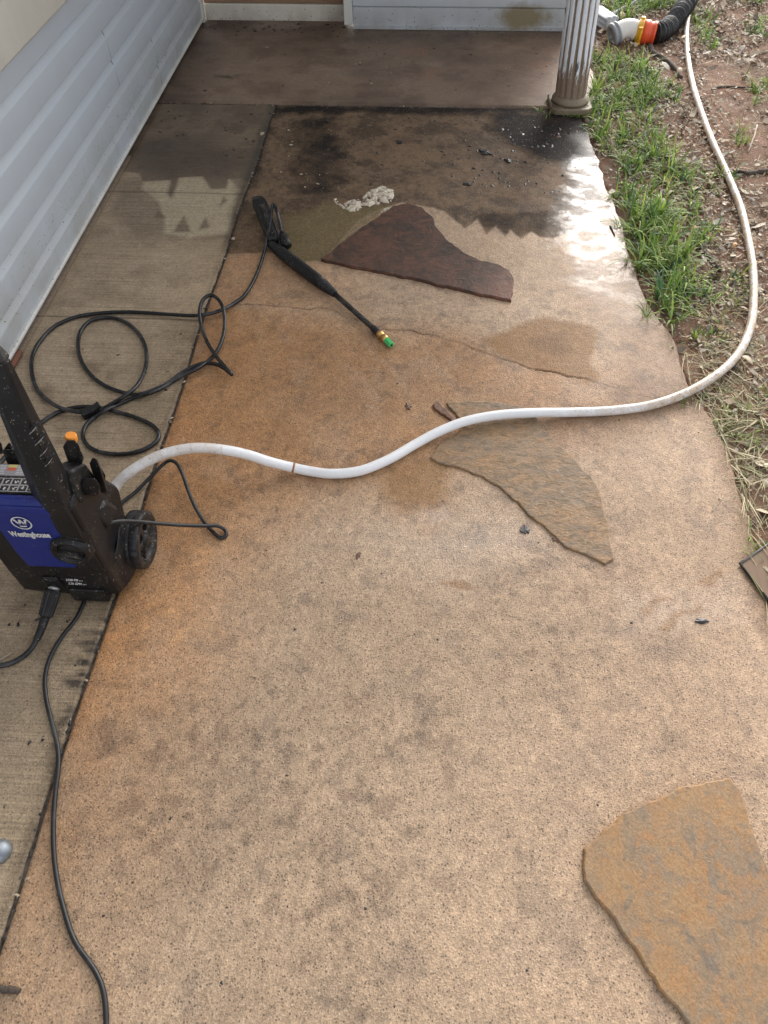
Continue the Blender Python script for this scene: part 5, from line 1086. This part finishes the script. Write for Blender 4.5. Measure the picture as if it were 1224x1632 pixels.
# crumbs on the concrete
m, t, b = new_mat('wet_crumb'); a = nd(t, 'ShaderNodeAttribute'); a.attribute_name = 'Col'; t.links.new(a.outputs['Color'], b.inputs['Base Color']); b.inputs['Roughness'].default_value = 0.35; M_CRUMB = m
def lump(S_, x, y, z, r, c, flat=0.5, el=1.0):
    a_ = rg.uniform(0, 6.28); ca, sa_ = math.cos(a_), math.sin(a_); vs = []
    for (u, v, w_) in ((0, 0, 1), (1, 0, 0), (.5, .87, 0), (-.5, .87, 0), (-1, 0, 0), (-.5, -.87, 0), (.5, -.87, 0)):
        k = rg.uniform(.6, 1.3); lx = u*r*el*k; ly = v*r*k; vs.append((x+lx*ca-ly*sa_, y+lx*sa_+ly*ca, z+w_*r*flat*k))
    S_.add(vs, [(0, i, i+1) for i in range(1, 6)]+[(0, 6, 1)], c)
cr = Soup()
def zone(px, n, r0, r1, cols, z=0.0, el=1.5):
    P = [(q[0], q[1]) for q in GS(px)]; xa, xb = min(q[0] for q in P), max(q[0] for q in P); ya, yb = min(q[1] for q in P), max(q[1] for q in P); k = 0
    while k < n:
        x = rg.uniform(xa, xb); y = rg.uniform(ya, yb)
        if not inpoly(x, y, P): continue
        k += 1; r_ = r0+(r1-r0)*rg.random()**3; lump(cr, x, y, z, r_, rg.choice(cols), rg.uniform(.3, .7), rg.uniform(1, el))
DK = [(0.018, 0.014, 0.012), (0.03, 0.022, 0.016), (0.05, 0.032, 0.022)]; PL = [(0.45, 0.36, 0.26), (0.55, 0.48, 0.40)]
zone([(260,165),(435,175),(420,260),(250,240)], 110, .0015, .007, DK, 0, 2.2)
zone([(445,180),(900,185),(950,260),(870,330),(600,300),(440,300)], 260, .0015, .008, DK, 0, 2)
zone([(690,210),(900,200),(880,300),(720,300)], 120, .002, .011, DK, 0, 2)
zone([(330,45),(895,58),(880,160),(265,155)], 150, .0015, .007, DK, 0.006, 2.2)
zone([(330,36),(560,42),(560,58),(320,52)], 120, .002, .011, DK+[(0.12,.08,.05)], 0.006, 2)
zone([(565,54),(895,54),(895,62),(565,62)], 60, .002, .007, DK, 0.006, 2)
zone([(450,190),(560,190),(560,300),(440,300)], 18, .002, .005, PL, 0, 2.2)
zone([(790,185),(935,190),(935,262),(850,250)], 16, .001, .0028, PL, 0, 2.6)
zone([(330,45),(895,58),(880,160),(265,155)], 16, .002, .006, PL, 0.006, 3)
zone([(150,950),(420,850),(900,950),(1150,1000),(1000,1632),(20,1632),(60,1300)], 130, .0008, .0032, DK, 0, 1.6)
zone([(450,600),(900,600),(1150,700),(1180,900),(500,900)], 50, .001, .0035, DK, 0, 1.8)
zone([(0,960),(60,960),(150,980),(60,1250),(0,1300)], 24, .0015, .005, DK, 0, 2)
zone([(60,520),(300,520),(260,660),(60,640)], 24, .0012, .004, DK, 0, 2)
for i in range(260):          # along the joints
    if i % 3: y = rg.uniform(-0.1, YB); x = float(jx(y))+rg.gauss(0, .007); z = -0.002
    else: x = rg.uniform(WX+.02, .6); y = YB+rg.gauss(0, .008); z = 0.0
    lump(cr, x, y, z, rg.uniform(.0015, .0042), rg.choice(DK+DK+[(0.2, .15, .1)]+PL[:1]), .6, 2)
tag(mk('crumbs', cr.v, cr.f, M_CRUMB, smooth=False, cols=cr.c), 'dark wet crumbs and grit scattered over the concrete', 'crumbs', kind='stuff')
# single scraps one can point to
def scrap(px, py, r, col, label, cat='leaf scrap', name='leaf_scrap', z=0.0, el=1.6, hgt=.45):
    q = G(px, py, z); bm = bmesh.new(); n = 14; top_ = []; bot = []; rs = random.Random(int(px*7+py)); rot = rs.uniform(0, 3.1)
    c0 = bm.verts.new((q[0], q[1], z+r*hgt))
    for i in range(n):
        a_ = 6.283*i/n; rr_ = r*rs.uniform(.55, 1.2); lx = math.cos(a_)*rr_*el; ly = math.sin(a_)*rr_
        X_ = q[0]+lx*math.cos(rot)-ly*math.sin(rot); Y_ = q[1]+lx*math.sin(rot)+ly*math.cos(rot)
        top_.append(bm.verts.new((X_, Y_, z+r*hgt*rs.uniform(.3, .9)))); bot.append(bm.verts.new((q[0]+(X_-q[0])*1.03, q[1]+(Y_-q[1])*1.03, z-0.001)))
    for i in range(n): j = (i+1) % n; bm.faces.new((c0, top_[i], top_[j])); bm.faces.new((top_[i], bot[i], bot[j], top_[j]))
    o = from_bm(name, bm, col, None, smooth=False); return tag(o, label, cat)
def flatmat(name, c, rough=.4):
    m, t, b = new_mat(name); n = nz(t, pos(t), 160, 4); t.links.new(mixc(t, n, tuple(v*.6 for v in c), tuple(v*1.4 for v in c)), b.inputs['Base Color']); b.inputs['Roughness'].default_value = rough; bump(t, b, n, .5, .002); return m
M_SC1 = flatmat('dark_leaf', (0.022, 0.018, 0.018)); M_SC2 = flatmat('brown_leaf', (0.12, 0.06, 0.035)); M_SC3 = flatmat('pale_leaf', (0.5, 0.40, 0.27), .6); M_SC4 = flatmat('orange_leaf', (0.45, 0.24, 0.08), .6)
scrap(837, 845, .0115, M_SC1, 'dark leaf scrap just below left edge of the olive flagstone', el=1.2, hgt=.25)
scrap(888, 860, .009, M_SC2, 'brown crumb beside the lower edge of the olive flagstone', hgt=.4)
scrap(1118, 991, .0085, M_SC1, 'dark grey curled scrap near the right edge of the path', el=1.9, hgt=.5)
scrap(571, 885, .006, M_SC2, 'small brown curled scrap in the middle of the path', el=2.2)
scrap(650, 648, .009, M_SC2, 'brown leaf chip above the white hose, left of the olive flagstone')
scrap(774, 244, .018, M_SC1, 'largest black clod on the dirty concrete below the porch slab', 'clod', 'clod', el=1.7, hgt=.4)
scrap(637, 227, .013, M_SC1, 'black clod directly above the dark red flagstone', 'clod', 'clod', hgt=.5)
scrap(810, 257, .012, M_SC1, 'black clod just right of and below the largest one', 'clod', 'clod', hgt=.5)
scrap(746, 294, .012, M_SC1, 'black clod nearest the zigzag washed edge', 'clod', 'clod', hgt=.5)
scrap(521, 194, .012, M_SC1, 'black clod left of centre just below the cross joint', 'clod', 'clod', hgt=.5)
scrap(418, 213, .009, M_SC3, 'pale almond-shaped leaf on the long joint near the porch slab', el=1.6, hgt=.3)
scrap(437, 160, .008, M_SC3, 'pale upright flake where the two joints cross', el=2.4, hgt=.6)
scrap(275, 160, .009, M_SC3, 'pale flake at the left end of the cross joint', el=2, hgt=.4)
scrap(372, 381, .006, M_SC3, 'tiny white pebble on the joint left of the spray gun', 'pebble', 'pebble', hgt=.9, el=1.1)
scrap(1147, 795, .0035, M_SC3, 'tiny white pebble near the right edge of the path', 'pebble', 'pebble', hgt=.9, el=1.1)
scrap(890, 218+0, .010, M_SC2, 'brown leaf on the black wet patch near the post', el=1.5, hgt=.2)
def leaf(px, py, L, col, label, tilt=0.3, rot=0.5, soil=True):
    q = on_soil(px, py, 0.012) if soil else G(px, py, .004); bm = bmesh.new(); n = 8; A = []; B = []; Cc = []
    ca, sa_ = math.cos(rot), math.sin(rot)
    for i in range(n+1):
        t_ = i/n; wd = L*0.27*math.sin(math.pi*min(1, t_*.96+.02))**.8; lx = (t_-.5)*L; cz = L*.16*math.sin(t_*2.7)
        for lst, v, dz in ((A, -wd, .25*wd), (B, 0, 0), (Cc, wd, .35*wd)): lst.append(bm.verts.new((q[0]+lx*ca-v*sa_, q[1]+lx*sa_+v*ca, q[2]+cz+dz+lx*tilt)))
    for i in range(n): bm.faces.new((A[i], A[i+1], B[i+1], B[i])); bm.faces.new((B[i], B[i+1], Cc[i+1], Cc[i]))
    o = from_bm('dry_leaf', bm, col); so = o.modifiers.new('thickness', 'SOLIDIFY'); so.thickness = .0006; return tag(o, label, 'dry leaf')
leaf(1055, 330, .045, M_SC3, 'large tan dry leaf caught in the thick grass tufts', .9, 1.4)
leaf(1106, 366, .035, M_SC4, 'reddish curled dry leaf right of the thick grass', .3, .3)
leaf(963, 50, .06, M_SC4, 'orange dry leaf beside the porch post and the white elbow', .2, .2)
leaf(992, 29, .06, M_SC3, 'pale dry leaf lying above the white elbow', .6, 1.9)
leaf(1082, 116, .045, M_SC3, 'pale dry leaf at the lower end of the crooked stick', .5, 1.2)
leaf(1170, 392, .03, M_SC4, 'small orange leaf just left of the white hose', .2, .9)
leaf(1190, 520+55, .04, M_SC3, 'tan leaf right of the hose where it leaves the soil', .2, 2.5)
leaf(1090, 62, .05, M_SC3, 'grey tan leaf left of the white hose, below the black hose', .1, .2)
